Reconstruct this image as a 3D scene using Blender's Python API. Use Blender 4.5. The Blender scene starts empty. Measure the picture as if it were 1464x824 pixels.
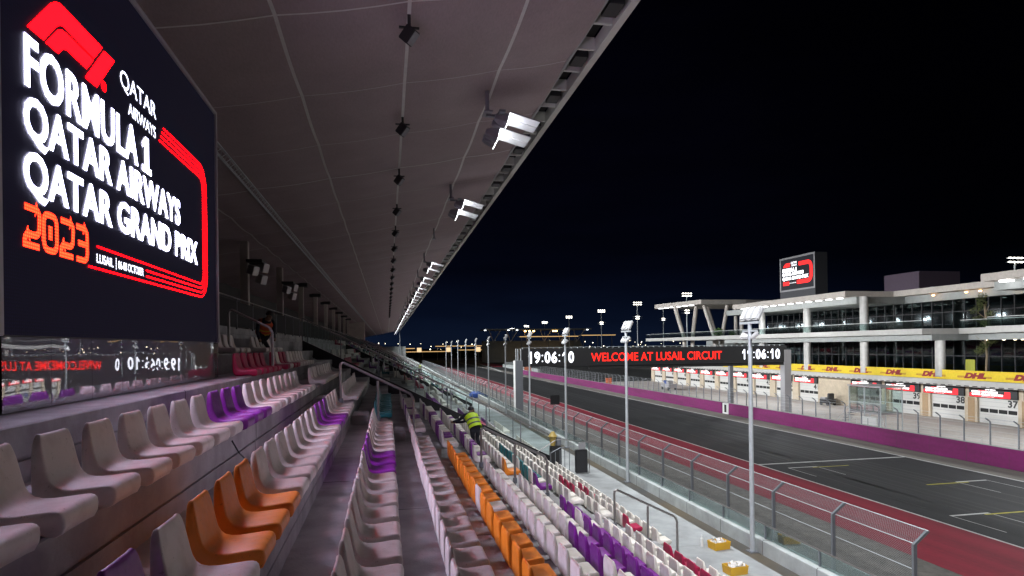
import bpy, bmesh, math, random
from mathutils import Vector, Matrix
random.seed(7)
PI = math.pi
S = bpy.context.scene
COL = S.collection
ZO = 10.9            # eye height above the track; code below measures z from the eye
G = -ZO              # ground level in that measure

# ---------------------------------------------------------------- materials
def new_mat(name):
    m = bpy.data.materials.new(name); m.use_nodes = True
    nt = m.node_tree
    return m, nt, nt.nodes['Principled BSDF']

def plain(name, col, rough=.5, metal=0., var=.12, scale=6., bump=0., spec=.5):
    m, nt, b = new_mat(name)
    b.inputs['Roughness'].default_value = rough
    b.inputs['Metallic'].default_value = metal
    b.inputs['Specular IOR Level'].default_value = spec
    tc = nt.nodes.new('ShaderNodeTexCoord')
    n = nt.nodes.new('ShaderNodeTexNoise'); n.inputs['Scale'].default_value = scale; n.inputs['Detail'].default_value = 5
    nt.links.new(tc.outputs['Object'], n.inputs['Vector'])
    mx = nt.nodes.new('ShaderNodeMix'); mx.data_type = 'RGBA'
    mx.inputs['A'].default_value = (*[c * (1 - var) for c in col], 1)
    mx.inputs['B'].default_value = (*[min(1, c * (1 + var)) for c in col], 1)
    nt.links.new(n.outputs['Fac'], mx.inputs['Factor'])
    nt.links.new(mx.outputs['Result'], b.inputs['Base Color'])
    if bump:
        bp = nt.nodes.new('ShaderNodeBump'); bp.inputs['Strength'].default_value = bump; bp.inputs['Distance'].default_value = .01
        n2 = nt.nodes.new('ShaderNodeTexNoise'); n2.inputs['Scale'].default_value = scale * 12; n2.inputs['Detail'].default_value = 3
        nt.links.new(tc.outputs['Object'], n2.inputs['Vector'])
        nt.links.new(n2.outputs['Fac'], bp.inputs['Height'])
        nt.links.new(bp.outputs['Normal'], b.inputs['Normal'])
    return m

def worn(name, col, dirt, rough=.8, s1=.35, s2=5., amount=.6, joint=None, jcol=(.03, .03, .03), streak=None, bump=.3):
    """a weathered surface: large stains, fine grain, optional joints across Y, optional streaks along Y"""
    m, nt, b = new_mat(name); L = nt.links.new; N = nt.nodes.new
    b.inputs['Roughness'].default_value = rough
    tc = N('ShaderNodeTexCoord')
    n1 = N('ShaderNodeTexNoise'); n1.inputs['Scale'].default_value = s1; n1.inputs['Detail'].default_value = 7; n1.inputs['Roughness'].default_value = .62
    n2 = N('ShaderNodeTexNoise'); n2.inputs['Scale'].default_value = s2; n2.inputs['Detail'].default_value = 5
    if streak:
        mp = N('ShaderNodeMapping'); mp.inputs['Scale'].default_value = streak
        L(tc.outputs['Object'], mp.inputs['Vector']); L(mp.outputs['Vector'], n1.inputs['Vector'])
    else:
        L(tc.outputs['Object'], n1.inputs['Vector'])
    L(tc.outputs['Object'], n2.inputs['Vector'])
    r = N('ShaderNodeValToRGB'); r.color_ramp.elements[0].position = .38; r.color_ramp.elements[1].position = .66
    L(n1.outputs['Fac'], r.inputs['Fac'])
    mu = N('ShaderNodeMath'); mu.operation = 'MULTIPLY'; mu.inputs[1].default_value = amount
    L(r.outputs['Color'], mu.inputs[0])
    mx = N('ShaderNodeMix'); mx.data_type = 'RGBA'
    mx.inputs['A'].default_value = (*col, 1); mx.inputs['B'].default_value = (*dirt, 1)
    L(mu.outputs[0], mx.inputs['Factor'])
    m2 = N('ShaderNodeMix'); m2.data_type = 'RGBA'; m2.blend_type = 'MULTIPLY'; m2.inputs['Factor'].default_value = .5
    r2 = N('ShaderNodeValToRGB'); r2.color_ramp.elements[0].color = (.55, .55, .55, 1); r2.color_ramp.elements[1].color = (1.25, 1.25, 1.25, 1)
    L(n2.outputs['Fac'], r2.inputs['Fac']); L(mx.outputs['Result'], m2.inputs['A']); L(r2.outputs['Color'], m2.inputs['B'])
    out = m2.outputs['Result']
    if joint:
        sp = N('ShaderNodeSeparateXYZ'); L(tc.outputs['Object'], sp.inputs[0])
        d = N('ShaderNodeMath'); d.operation = 'DIVIDE'; d.inputs[1].default_value = joint; L(sp.outputs['Y'], d.inputs[0])
        f = N('ShaderNodeMath'); f.operation = 'FRACT'; L(d.outputs[0], f.inputs[0])
        lt = N('ShaderNodeMath'); lt.operation = 'LESS_THAN'; lt.inputs[1].default_value = .022 / joint; L(f.outputs[0], lt.inputs[0])
        m3 = N('ShaderNodeMix'); m3.data_type = 'RGBA'; m3.inputs['B'].default_value = (*jcol, 1)
        L(lt.outputs[0], m3.inputs['Factor']); L(out, m3.inputs['A']); out = m3.outputs['Result']
    L(out, b.inputs['Base Color'])
    bp = N('ShaderNodeBump'); bp.inputs['Strength'].default_value = bump; bp.inputs['Distance'].default_value = .015
    n3 = N('ShaderNodeTexNoise'); n3.inputs['Scale'].default_value = s2 * 9; n3.inputs['Detail'].default_value = 4
    L(tc.outputs['Object'], n3.inputs['Vector']); L(n3.outputs['Fac'], bp.inputs['Height']); L(bp.outputs['Normal'], b.inputs['Normal'])
    return m

def glow(name, col, strength, base=None):
    m, nt, b = new_mat(name)
    b.inputs['Base Color'].default_value = (*(base or (.01, .01, .01)), 1); b.inputs['Specular IOR Level'].default_value = .2
    b.inputs['Emission Color'].default_value = (*col, 1)
    b.inputs['Emission Strength'].default_value = strength
    b.inputs['Roughness'].default_value = .4
    return m

def led(name, col, strength, pitch=.026):
    """lit LED matrix: a grid of light dots with dark gaps"""
    m, nt, b = new_mat(name); L = nt.links.new; N = nt.nodes.new
    b.inputs['Base Color'].default_value = (.006, .006, .008, 1); b.inputs['Roughness'].default_value = .6; b.inputs['Specular IOR Level'].default_value = .08
    tc = N('ShaderNodeTexCoord'); sp = N('ShaderNodeSeparateXYZ'); L(tc.outputs['Object'], sp.inputs[0])
    outs = []
    for ax in ('Y', 'Z'):
        d = N('ShaderNodeMath'); d.operation = 'MULTIPLY'; d.inputs[1].default_value = PI / pitch; L(sp.outputs[ax], d.inputs[0])
        s = N('ShaderNodeMath'); s.operation = 'SINE'; L(d.outputs[0], s.inputs[0])
        q = N('ShaderNodeMath'); q.operation = 'POWER'; q.inputs[1].default_value = 2; L(s.outputs[0], q.inputs[0]); outs.append(q)
    mu = N('ShaderNodeMath'); mu.operation = 'MULTIPLY'; L(outs[0].outputs[0], mu.inputs[0]); L(outs[1].outputs[0], mu.inputs[1])
    mr = N('ShaderNodeMapRange'); mr.inputs['To Min'].default_value = strength * .5; mr.inputs['To Max'].default_value = strength * 2.5
    L(mu.outputs[0], mr.inputs['Value'])
    b.inputs['Emission Color'].default_value = (*col, 1)
    L(mr.outputs['Result'], b.inputs['Emission Strength'])
    return m

def glass(name, tint=(.8, .9, .9), gloss=.12):
    m = bpy.data.materials.new(name); m.use_nodes = True; nt = m.node_tree; nt.nodes.clear(); N = nt.nodes.new; L = nt.links.new
    o = N('ShaderNodeOutputMaterial'); t = N('ShaderNodeBsdfTransparent'); t.inputs[0].default_value = (*tint, 1)
    g = N('ShaderNodeBsdfGlossy'); g.inputs['Roughness'].default_value = .03
    fr = N('ShaderNodeFresnel'); fr.inputs['IOR'].default_value = 1.45
    mr = N('ShaderNodeMath'); mr.operation = 'ADD'; mr.inputs[1].default_value = gloss * .3; mr.use_clamp = True
    f2 = N('ShaderNodeMath'); f2.operation = 'MULTIPLY'; f2.inputs[1].default_value = .5; L(fr.outputs[0], f2.inputs[0]); L(f2.outputs[0], mr.inputs[0])
    mx = N('ShaderNodeMixShader'); L(mr.outputs[0], mx.inputs[0]); L(t.outputs[0], mx.inputs[1]); L(g.outputs[0], mx.inputs[2]); L(mx.outputs[0], o.inputs[0])
    return m

def chain_mesh(name, pitch=.085, width=.10):
    m = bpy.data.materials.new(name); m.use_nodes = True; nt = m.node_tree; nt.nodes.clear(); N = nt.nodes.new; L = nt.links.new
    o = N('ShaderNodeOutputMaterial'); t = N('ShaderNodeBsdfTransparent')
    p = N('ShaderNodeBsdfPrincipled'); p.inputs['Base Color'].default_value = (.30, .32, .33, 1); p.inputs['Metallic'].default_value = .3; p.inputs['Roughness'].default_value = .5
    tc = N('ShaderNodeTexCoord'); sp = N('ShaderNodeSeparateXYZ'); L(tc.outputs['Object'], sp.inputs[0])
    res = []
    for op in ('ADD', 'SUBTRACT'):
        a = N('ShaderNodeMath'); a.operation = op; L(sp.outputs['Y'], a.inputs[0]); L(sp.outputs['Z'], a.inputs[1])
        d = N('ShaderNodeMath'); d.operation = 'DIVIDE'; d.inputs[1].default_value = pitch; L(a.outputs[0], d.inputs[0])
        f = N('ShaderNodeMath'); f.operation = 'FRACT'; L(d.outputs[0], f.inputs[0])
        l = N('ShaderNodeMath'); l.operation = 'LESS_THAN'; l.inputs[1].default_value = width; L(f.outputs[0], l.inputs[0]); res.append(l)
    mx = N('ShaderNodeMath'); mx.operation = 'MAXIMUM'; L(res[0].outputs[0], mx.inputs[0]); L(res[1].outputs[0], mx.inputs[1])
    ms = N('ShaderNodeMixShader'); L(mx.outputs[0], ms.inputs[0]); L(t.outputs[0], ms.inputs[1]); L(p.outputs[0], ms.inputs[2]); L(ms.outputs[0], o.inputs[0])
    return m

M = {}
M['concrete'] = worn('terrace concrete', (.46, .455, .455), (.20, .195, .19), .85, .9, 4.5, .9, joint=7.65)
M['walk'] = worn('walkway screed', (.35, .365, .365), (.16, .16, .16), .8, .55, 3.5, .75, joint=5.1, jcol=(.2, .2, .2))
M['kerbc'] = worn('cast kerb', (.42, .45, .44), (.22, .23, .22), .8, .9, 4., .7, joint=2.05)
M['drain'] = worn('wet drain channel', (.05, .05, .048), (.12, .085, .04), .45, .35, 4., .7)
M['asphalt'] = worn('asphalt', (.025, .0255, .028), (.0055, .006, .007), .7, .3, 3., 1., streak=(1.3, .035, 1), bump=.5)
M['red'] = worn('red painted runoff', (.34, .015, .04), (.17, .009, .024), .7, .35, 3., .8, streak=(1.8, .07, 1))
M['gravel'] = worn('gravel', (.20, .185, .165), (.10, .095, .085), .95, 1.4, 9., .8, bump=1.)
M['verge'] = worn('dusty verge', (.24, .22, .19), (.12, .11, .1), .9, .3, 3., .8, streak=(1.5, .08, 1))
M['apron'] = worn('pit lane concrete', (.52, .48, .45), (.36, .33, .31), .8, .15, 2., .6, joint=6.)
M['ground'] = worn('dry ground', (.10, .095, .085), (.06, .058, .055), .95, .02, .5, .7)
M['paint'] = worn('white road paint', (.75, .75, .73), (.42, .42, .42), .6, 1.2, 8., .6)
M['ypaint'] = worn('yellow road paint', (.62, .55, .04), (.34, .30, .04), .6, 1.2, 8., .6)
M['purplewall'] = worn('purple pit wall', (.125, .003, .072), (.08, .003, .046), .85, .5, 3., .8, streak=(1, .3, 2.), joint=4.0)
M['steel'] = plain('brushed steel', (.36, .34, .33), .32, .9, .2, 20)
M['galv'] = plain('galvanised steel', (.50, .53, .55), .45, .45, .15, 14)
M['darkgalv'] = plain('dull grey steel', (.20, .21, .23), .5, .4, .15, 14)
M['black'] = plain('black housing', (.018, .018, .02), .5, 0, .2, 12)
M['grey'] = plain('grey housing', (.22, .20, .23), .45, .1, .12, 10)
M['white'] = plain('white coated metal', (.74, .74, .72), .4, 0, .06, 8)
M['lamphead'] = plain('pale lamp casing', (.42, .42, .42), .5, 0, .06, 8)
M['plum'] = plain('dull plum panel', (.06, .04, .06), .8, 0, .15, 3)
M['cab'] = plain('charcoal cabinet', (.045, .045, .05), .6, 0, .15, 3)
M['bezel'] = plain('grey bezel', (.32, .31, .32), .4, .3, .06, 8)
M['fascia'] = plain('pale fascia', (.55, .53, .50), .5, 0, .1, 3)
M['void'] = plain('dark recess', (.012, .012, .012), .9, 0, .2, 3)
M['backwall'] = worn('dark concourse wall', (.05, .05, .05), (.025, .025, .025), .8, .3, 2., .7)
M['column'] = worn('beige column', (.58, .52, .47), (.42, .38, .34), .7, .6, 4., .6)
M['mirror'] = plain('polished cladding', (.46, .46, .48), .014, .55, .06, .9)
M['stone'] = worn('pale stone', (.62, .52, .39), (.48, .40, .30), .8, .8, 3., .7)
M['bwhite'] = worn('white render', (.54, .525, .50), (.42, .40, .38), .7, .25, 2., .5)
M['bgrey'] = worn('grey panel', (.30, .31, .30), (.22, .23, .22), .6, .3, 2., .5)
M['doorw'] = plain('white door', (.74, .73, .70), .5, 0, .06, 2)
M['dglass'] = glass('tinted glass', (.34, .42, .44), .25)
M['cglass'] = glass('clear glass', (.84, .92, .91), .02)
M['sglass'] = glass('stair glass', (.86, .92, .91), .0)
M['yellow'] = worn('yellow banner', (.72, .52, .01), (.58, .40, .01), .5, .6, 4., .4)
M['dhlred'] = plain('red lettering', (.20, .004, .006), .5, 0, .08, 6)
M['crate'] = worn('yellow plastic crate', (.75, .42, .02), (.5, .26, .03), .5, 3., 12., .6)
M['rubble'] = plain('white scraps', (.62, .60, .57), .8, 0, .35, 30)
M['chain'] = chain_mesh('chain link')
M['brownp'] = plain('brown panel', (.30, .20, .11), .7, 0, .2, 4)
M['txt'] = plain('black lettering', (.02, .02, .02), .5, 0, .05, 6)
M['leaf'] = plain('dry green leaf', (.085, .10, .03), .7, 0, .4, 2)
M['bark'] = plain('bark', (.20, .15, .10), .9, 0, .3, 8)
M['skin'] = plain('skin', (.28, .16, .10), .5, 0, .05, 8)
M['cloth'] = plain('dark cloth', (.02, .022, .03), .85, 0, .25, 18)
M['hiviz'] = plain('hi vis yellow cloth', (.55, .80, .02), .6, 0, .08, 14)
M['hiorange'] = plain('hi vis orange cloth', (.75, .13, .03), .6, 0, .1, 14)
M['silver'] = plain('dull reflective tape', (.09, .12, .10), .4, 0, .1, 20)
M['blue'] = plain('blue tarp', (.02, .06, .25), .6, 0, .2, 9)
M['orangeb'] = plain('orange barrier', (.75, .16, .04), .5, 0, .1, 9)

# seats
def seat_mat(name, col, pale, amt):
    m, nt, b = new_mat(name); L = nt.links.new; N = nt.nodes.new
    b.inputs['Roughness'].default_value = .38
    tc = N('ShaderNodeTexCoord'); oi = N('ShaderNodeObjectInfo')
    n = N('ShaderNodeTexNoise'); n.inputs['Scale'].default_value = 9; n.inputs['Detail'].default_value = 6
    ad = N('ShaderNodeVectorMath'); ad.operation = 'ADD'; L(tc.outputs['Object'], ad.inputs[0]); L(oi.outputs['Location'], ad.inputs[1]); L(ad.outputs[0], n.inputs['Vector'])
    r = N('ShaderNodeValToRGB'); r.color_ramp.elements[0].position = .45; r.color_ramp.elements[1].position = .75
    L(n.outputs['Fac'], r.inputs[0])
    mu = N('ShaderNodeMath'); mu.operation = 'MULTIPLY'; mu.inputs[1].default_value = amt; L(r.outputs[0], mu.inputs[0])
    mx = N('ShaderNodeMix'); mx.data_type = 'RGBA'; mx.inputs['A'].default_value = (*col, 1); mx.inputs['B'].default_value = (*pale, 1)
    L(mu.outputs[0], mx.inputs['Factor'])
    hv = N('ShaderNodeHueSaturation'); mr = N('ShaderNodeMapRange'); mr.inputs['To Min'].default_value = .88; mr.inputs['To Max'].default_value = 1.06
    L(oi.outputs['Random'], mr.inputs['Value']); L(mr.outputs[0], hv.inputs['Value']); L(mx.outputs['Result'], hv.inputs['Color'])
    n4 = N('ShaderNodeTexNoise'); n4.inputs['Scale'].default_value = 42; n4.inputs['Detail'].default_value = 2; n4.inputs['Distortion'].default_value = 1.2; L(ad.outputs[0], n4.inputs['Vector'])
    r4 = N('ShaderNodeValToRGB'); r4.color_ramp.elements[0].position = .66; r4.color_ramp.elements[0].color = (1, 1, 1, 1); r4.color_ramp.elements[1].position = .76; r4.color_ramp.elements[1].color = (.62, .58, .54, 1); L(n4.outputs['Fac'], r4.inputs[0])
    m4 = N('ShaderNodeMix'); m4.data_type = 'RGBA'; m4.blend_type = 'MULTIPLY'; m4.inputs['Factor'].default_value = 1; L(hv.outputs[0], m4.inputs['A']); L(r4.outputs[0], m4.inputs['B'])
    L(m4.outputs['Result'], b.inputs['Base Color'])
    n2 = N('ShaderNodeTexNoise'); n2.inputs['Scale'].default_value = 25; n2.inputs['Detail'].default_value = 4; L(ad.outputs[0], n2.inputs['Vector'])
    rr = N('ShaderNodeMapRange'); rr.inputs['To Min'].default_value = .3; rr.inputs['To Max'].default_value = .62; L(n2.outputs['Fac'], rr.inputs['Value']); L(rr.outputs[0], b.inputs['Roughness'])
    return m
SC = {'W': ('white', seat_mat('white seat plastic', (.82, .77, .70), (.60, .53, .45), .65)),
      'P': ('purple', seat_mat('purple seat plastic', (.19, .012, .25), (.12, .012, .16), .6)),
      'O': ('orange', seat_mat('orange seat plastic', (.90, .27, .02), (.70, .22, .03), .6)),
      'R': ('crimson', seat_mat('crimson seat plastic', (.40, .008, .06), (.28, .01, .05), .6)),
      'T': ('teal', seat_mat('teal seat plastic', (.012, .17, .18), (.02, .12, .13), .6))}

# ---------------------------------------------------------------- mesh helpers
class MB:
    def __init__(self): self.v = []; self.f = []
    def add(self, vs, fs):
        o = len(self.v); self.v += [tuple(p) for p in vs]; self.f += [tuple(i + o for i in f) for f in fs]; return self
    def box(self, x0, x1, y0, y1, z0, z1):
        if x0 > x1: x0, x1 = x1, x0
        if y0 > y1: y0, y1 = y1, y0
        return self.add([(x0, y0, z0), (x1, y0, z0), (x1, y1, z0), (x0, y1, z0), (x0, y0, z1), (x1, y0, z1), (x1, y1, z1), (x0, y1, z1)],
                        [(0, 3, 2, 1), (4, 5, 6, 7), (0, 1, 5, 4), (1, 2, 6, 5), (2, 3, 7, 6), (3, 0, 4, 7)])
    def obox(self, c, ax, ay, az):
        """box about centre c with half-axis vectors"""
        c, ax, ay, az = map(Vector, (c, ax, ay, az)); vs = []
        for sz in (-1, 1):
            for sx, sy in ((-1, -1), (1, -1), (1, 1), (-1, 1)): vs.append(c + ax * sx + ay * sy + az * sz)
        return self.add(vs, [(0, 3, 2, 1), (4, 5, 6, 7), (0, 1, 5, 4), (1, 2, 6, 5), (2, 3, 7, 6), (3, 0, 4, 7)])
    def quad(self, a, b, c, d): return self.add([a, b, c, d], [(0, 1, 2, 3)])
    def prism_y(self, poly, y0, y1, caps=True):
        """polygon in (x, z) swept along y"""
        n = len(poly); vs = [(x, y0, z) for x, z in poly] + [(x, y1, z) for x, z in poly]
        fs = [(i, (i + 1) % n, n + (i + 1) % n, n + i) for i in range(n)]
        if caps: fs += [tuple(range(n))[::-1], tuple(range(n, 2 * n))]
        return self.add(vs, fs)
    def prism_x(self, poly, x0, x1):
        """polygon in (y, z) swept along x"""
        n = len(poly); vs = [(x0, y, z) for y, z in poly] + [(x1, y, z) for y, z in poly]
        return self.add(vs, [(i, (i + 1) % n, n + (i + 1) % n, n + i) for i in range(n)] + [tuple(range(n))[::-1], tuple(range(n, 2 * n))])
    def prism_z(self, poly, z0, z1):
        n = len(poly); vs = [(x, y, z0) for x, y in poly] + [(x, y, z1) for x, y in poly]
        return self.add(vs, [(i, (i + 1) % n, n + (i + 1) % n, n + i) for i in range(n)] + [tuple(range(n))[::-1], tuple(range(n, 2 * n))])
    def tube(self, p, q, r, n=8, r2=None):
        p, q = Vector(p), Vector(q); d = (q - p); r2 = r if r2 is None else r2
        u = d.orthogonal().normalized(); w = d.normalized().cross(u); vs = []
        for c, rr in ((p, r), (q, r2)):
            for i in range(n):
                a = 2 * PI * i / n; vs.append(c + u * (math.cos(a) * rr) + w * (math.sin(a) * rr))
        return self.add(vs, [(i, (i + 1) % n, n + (i + 1) % n, n + i) for i in range(n)] + [tuple(range(n))[::-1], tuple(range(n, 2 * n))])
    def path(self, pts, r, n=8):
        for a, b in zip(pts, pts[1:]): self.tube(a, b, r, n)
        return self
    def build(self, name, mat, parent=None, smooth=False, bevel=0.):
        base = parent_loc(parent)
        me = bpy.data.meshes.new(name)
        me.from_pydata([(x - base[0], y - base[1], z + ZO - base[2]) for x, y, z in self.v], [], self.f)
        me.materials.append(mat); me.validate(); me.update()
        bm = bmesh.new(); bm.from_mesh(me); bmesh.ops.recalc_face_normals(bm, faces=bm.faces)
        if bevel:
            bmesh.ops.bevel(bm, geom=[e for e in bm.edges if len(e.link_faces) == 2 and e.calc_face_angle(0) > .6], offset=bevel, segments=2, affect='EDGES')
        bm.to_mesh(me); bm.free()
        if smooth:
            for p in me.polygons: p.use_smooth = True
            me.set_sharp_from_angle(angle=math.radians(40))
        o = bpy.data.objects.new(name, me); COL.objects.link(o)
        if parent: o.parent = parent
        return o

def parent_loc(p):
    x = Vector((0, 0, 0))
    while p: x = x + p.location; p = p.parent
    return x

def thing(name, label, cat, loc, group=None):
    o = bpy.data.objects.new(name, None); COL.objects.link(o); o.empty_display_size = .2
    o.location = (loc[0], loc[1], loc[2] + ZO); o['label'] = label; o['category'] = cat
    if group: o['group'] = group
    return o

def tag(o, label=None, cat=None, group=None, kind=None):
    if label: o['label'] = label
    if cat: o['category'] = cat
    if group: o['group'] = group
    if kind: o['kind'] = kind
    return o

def struct(o): o['kind'] = 'structure'; return o

def copy_tree(o, parent=None):
    c = o.copy(); COL.objects.link(c); c.parent = parent
    for ch in list(o.children): copy_tree(ch, c)
    return c

ONES = 'zeroth first second third fourth fifth sixth seventh eighth ninth tenth eleventh twelfth thirteenth fourteenth fifteenth sixteenth seventeenth eighteenth nineteenth'.split()
TENS = {2: ('twentieth', 'twenty'), 3: ('thirtieth', 'thirty'), 4: ('fortieth', 'forty')}
def nth(n):
    if n < 20: return ONES[n]
    a, b = divmod(n, 10)
    return TENS[a][0] if b == 0 else TENS[a][1] + '-' + ONES[b]

_tc = {}
def text_shape(s, bold=0., shear=0., gap=1.):
    """outline of a word as a flat mesh scaled to the unit square"""
    k = (s, bold, shear, gap)
    if k in _tc: return _tc[k]
    cu = bpy.data.curves.new('lettering', 'FONT'); cu.body = s; cu.offset = bold; cu.shear = shear; cu.space_character = gap; cu.resolution_u = 3
    ob = bpy.data.objects.new('lettering', cu); COL.objects.link(ob)
    dg = bpy.context.evaluated_depsgraph_get(); dg.update()
    me = bpy.data.meshes.new_from_object(ob.evaluated_get(dg))
    vs = [tuple(v.co) for v in me.vertices]; fs = [tuple(p.vertices) for p in me.polygons]
    bpy.data.objects.remove(ob); bpy.data.curves.remove(cu); bpy.data.meshes.remove(me)
    x0 = min(v[0] for v in vs); x1 = max(v[0] for v in vs); y0 = min(v[1] for v in vs); y1 = max(v[1] for v in vs)
    _tc[k] = ([((v[0] - x0) / (x1 - x0), (v[1] - y0) / (y1 - y0)) for v in vs], fs)
    return _tc[k]

def text(mb, s, fn, u0, u1, v0, v1, bold=0., shear=0., gap=1.):
    vs, fs = text_shape(s, bold, shear, gap)
    return mb.add([fn(u0 + (u1 - u0) * a, v0 + (v1 - v0) * b) for a, b in vs], fs)

def one(mb, fn, u0, u1, v0, v1, foot=False):
    w_ = u1 - u0; h = v1 - v0; P = [(.12, .80), (.42, 1.), (.74, 1.), (.74, .17), (1., .17), (1., 0.), (.08, 0.), (.08, .17), (.36, .17), (.36, .78), (.12, .64)] if foot else [(.0, .70), (.62, 1.), (.98, 1.), (.98, 0.), (.56, 0.), (.56, .70), (.0, .56)]
    mb.add([fn(u0 + w_ * a, v0 + h * b) for a, b in P], [tuple(range(len(P)))])

def clock(mb, s, fn, u0, u1, v0, v1):
    """digits in equal cells, the colon in a narrow one"""
    ws = [.5 if c == ':' else 1. for c in s]; k = (u1 - u0) / sum(ws); u = u0
    for c, w_ in zip(s, ws):
        a = u + .08 * k; b = u + w_ * k - .08 * k
        if c == '1': one(mb, fn, a + .12 * k, b - .22 * k, v0, v1)
        elif c == ':':
            c0 = (a + b) / 2; q = .085 * k
            for f in (.12, .62):
                z = v0 + (v1 - v0) * f; mb.add([fn(c0 - q, z), fn(c0 + q, z), fn(c0 + q, z + 2 * q), fn(c0 - q, z + 2 * q)], [(0, 1, 2, 3)])
        else: text(mb, c, fn, a, b, v0, v1, .03)
        u += w_ * k

def ribbon(mb, pts, w, fn):
    """flat band of width w along a 2-D line"""
    P = [Vector(p) for p in pts]; Ls = []; Rs = []
    for i, p in enumerate(P):
        a = P[max(i - 1, 0)]; b = P[min(i + 1, len(P) - 1)]
        d1 = (p - a).normalized() if i else (b - p).normalized(); d2 = (b - p).normalized() if i < len(P) - 1 else d1
        n1 = Vector((-d1.y, d1.x)); n2 = Vector((-d2.y, d2.x)); n = (n1 + n2).normalized(); k = w / 2 / max(.4, n.dot(n1))
        Ls.append(p + n * k); Rs.append(p - n * k)
    n = len(P)
    mb.add([fn(*p) for p in Ls] + [fn(*p) for p in Rs], [(i, i + 1, n + i + 1, n + i) for i in range(n - 1)])

def arc2(c, r, a0, a1, n=6): return [(c[0] + r * math.cos(a0 + (a1 - a0) * i / n), c[1] + r * math.sin(a0 + (a1 - a0) * i / n)) for i in range(n + 1)]

# ---------------------------------------------------------------- camera
F_PX, W_PX = 900., 1464.
TH = math.atan((732 - 553) / F_PX); ROLL = .0125
cam = bpy.data.cameras.new('camera'); co = bpy.data.objects.new('camera', cam); COL.objects.link(co); S.camera = co
cam.sensor_fit = 'HORIZONTAL'; cam.sensor_width = 36; cam.lens = 36 * F_PX / W_PX
cam.shift_y = 83.5 / W_PX; cam.shift_x = -1 / W_PX
cam.clip_start = .05; cam.clip_end = 6000
co.matrix_world = Matrix.Translation((0, 0, ZO)) @ Matrix.Rotation(-TH, 4, 'Z') @ Matrix.Rotation(PI / 2, 4, 'X') @ Matrix.Rotation(-ROLL, 4, 'Z')
def px(X, Y, Z):
    r = X * math.cos(TH) - Y * math.sin(TH); d = X * math.sin(TH) + Y * math.cos(TH)
    if d < .3: return (-9999, -9999)
    u = 732 + F_PX * r / d; v = 495.5 - F_PX * Z / d; dx, dy = u - 732, v - 412
    return u + ROLL * dy, v - ROLL * dx

# ---------------------------------------------------------------- world
w = bpy.data.worlds.new('World'); S.world = w; w.use_nodes = True; nt = w.node_tree
bg = nt.nodes['Background']; N = nt.nodes.new; L = nt.links.new
tc = N('ShaderNodeTexCoord'); sp = N('ShaderNodeSeparateXYZ'); L(tc.outputs['Generated'], sp.inputs[0])
rp = N('ShaderNodeValToRGB'); e = rp.color_ramp.elements
e[0].position = 0; e[0].color = (.0024, .0048, .0130, 1); e[1].position = .55; e[1].color = (.0004, .0004, .0018, 1)
q = e.new(.05); q.color = (.0014, .0028, .0085, 1); q = e.new(.12); q.color = (.0005, .0008, .0027, 1); q = e.new(.26); q.color = (.0005, .0005, .0019, 1)
L(sp.outputs['Z'], rp.inputs[0])
dt = N('ShaderNodeVectorMath'); dt.operation = 'DOT_PRODUCT'; dt.inputs[1].default_value = (.10, .995, 0); L(tc.outputs['Generated'], dt.inputs[0])
mr = N('ShaderNodeMapRange'); mr.inputs['From Min'].default_value = .72; mr.inputs['From Max'].default_value = 1.; mr.inputs['To Min'].default_value = .35; mr.inputs['To Max'].default_value = 1.5; mr.interpolation_type = 'SMOOTHSTEP'
L(dt.outputs['Value'], mr.inputs['Value'])
nz = N('ShaderNodeTexNoise'); nz.inputs['Scale'].default_value = 5; nz.inputs['Detail'].default_value = 4; mpn = N('ShaderNodeMapping'); mpn.inputs['Scale'].default_value = (1, 1, 5); L(tc.outputs['Generated'], mpn.inputs[0]); L(mpn.outputs[0], nz.inputs['Vector'])
nr = N('ShaderNodeMapRange'); nr.inputs['To Min'].default_value = .55; nr.inputs['To Max'].default_value = 1.45; L(nz.outputs['Fac'], nr.inputs['Value'])
mm = N('ShaderNodeMath'); mm.operation = 'MULTIPLY'; L(mr.outputs[0], mm.inputs[0]); L(nr.outputs[0], mm.inputs[1])
vs_ = N('ShaderNodeVectorMath'); vs_.operation = 'SCALE'; mm.use_clamp = False; mr.inputs['To Max'].default_value = 1.15; mr.inputs['To Min'].default_value = .28; L(rp.outputs[0], vs_.inputs[0]); L(mm.outputs[0], vs_.inputs['Scale']); L(vs_.outputs[0], bg.inputs['Color']); bg.inputs['Strength'].default_value = 1.0

# ---------------------------------------------------------------- ground, track
YN, YF = -12., 337.
def sheet(name, mat, x0, x1, y0, y1, z): return struct(MB().quad((x0, y0, z), (x1, y0, z), (x1, y1, z), (x0, y1, z)).build(name, mat))
sheet('ground', M['ground'], -1500, 2500, -300, 4500, G - .03)
sheet('gravel_strip', M['gravel'], 9.7, 26.05, YN, 460, G)
sheet('red_runoff', M['red'], 26.05, 32.5, YN, 420, G + .004)
sheet('track', M['asphalt'], 32.5, 47.9, YN, 520, G + .004)
sheet('verge', M['verge'], 47.9, 51.3, YN, 460, G)
sheet('pit_lane', M['apron'], 52, 77.5, YN, 178, G + .002)
sheet('pit_exit', M['asphalt'], 52, 110, 178, 520, G + .002)
sheet('runoff_asphalt', M['apron'], -60, 150, 520, 640, G)
MBl = MB()
for a, b in ((32.42, 32.60), (47.75, 47.98)): MBl.quad((a, YN, G + .009), (b, YN, G + .009), (b, 420, G + .009), (a, 420, G + .009))
struct(MBl.build('edge_line', M['paint']))
mk = MB(); my = MB(); Z3 = G + .009
def rect(m, x0, x1, y0, y1, z=Z3): m.quad((x0, y0, z), (x1, y0, z), (x1, y1, z), (x0, y1, z))
rect(mk, 32.6, 47.75, 51.0, 51.32)
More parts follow.
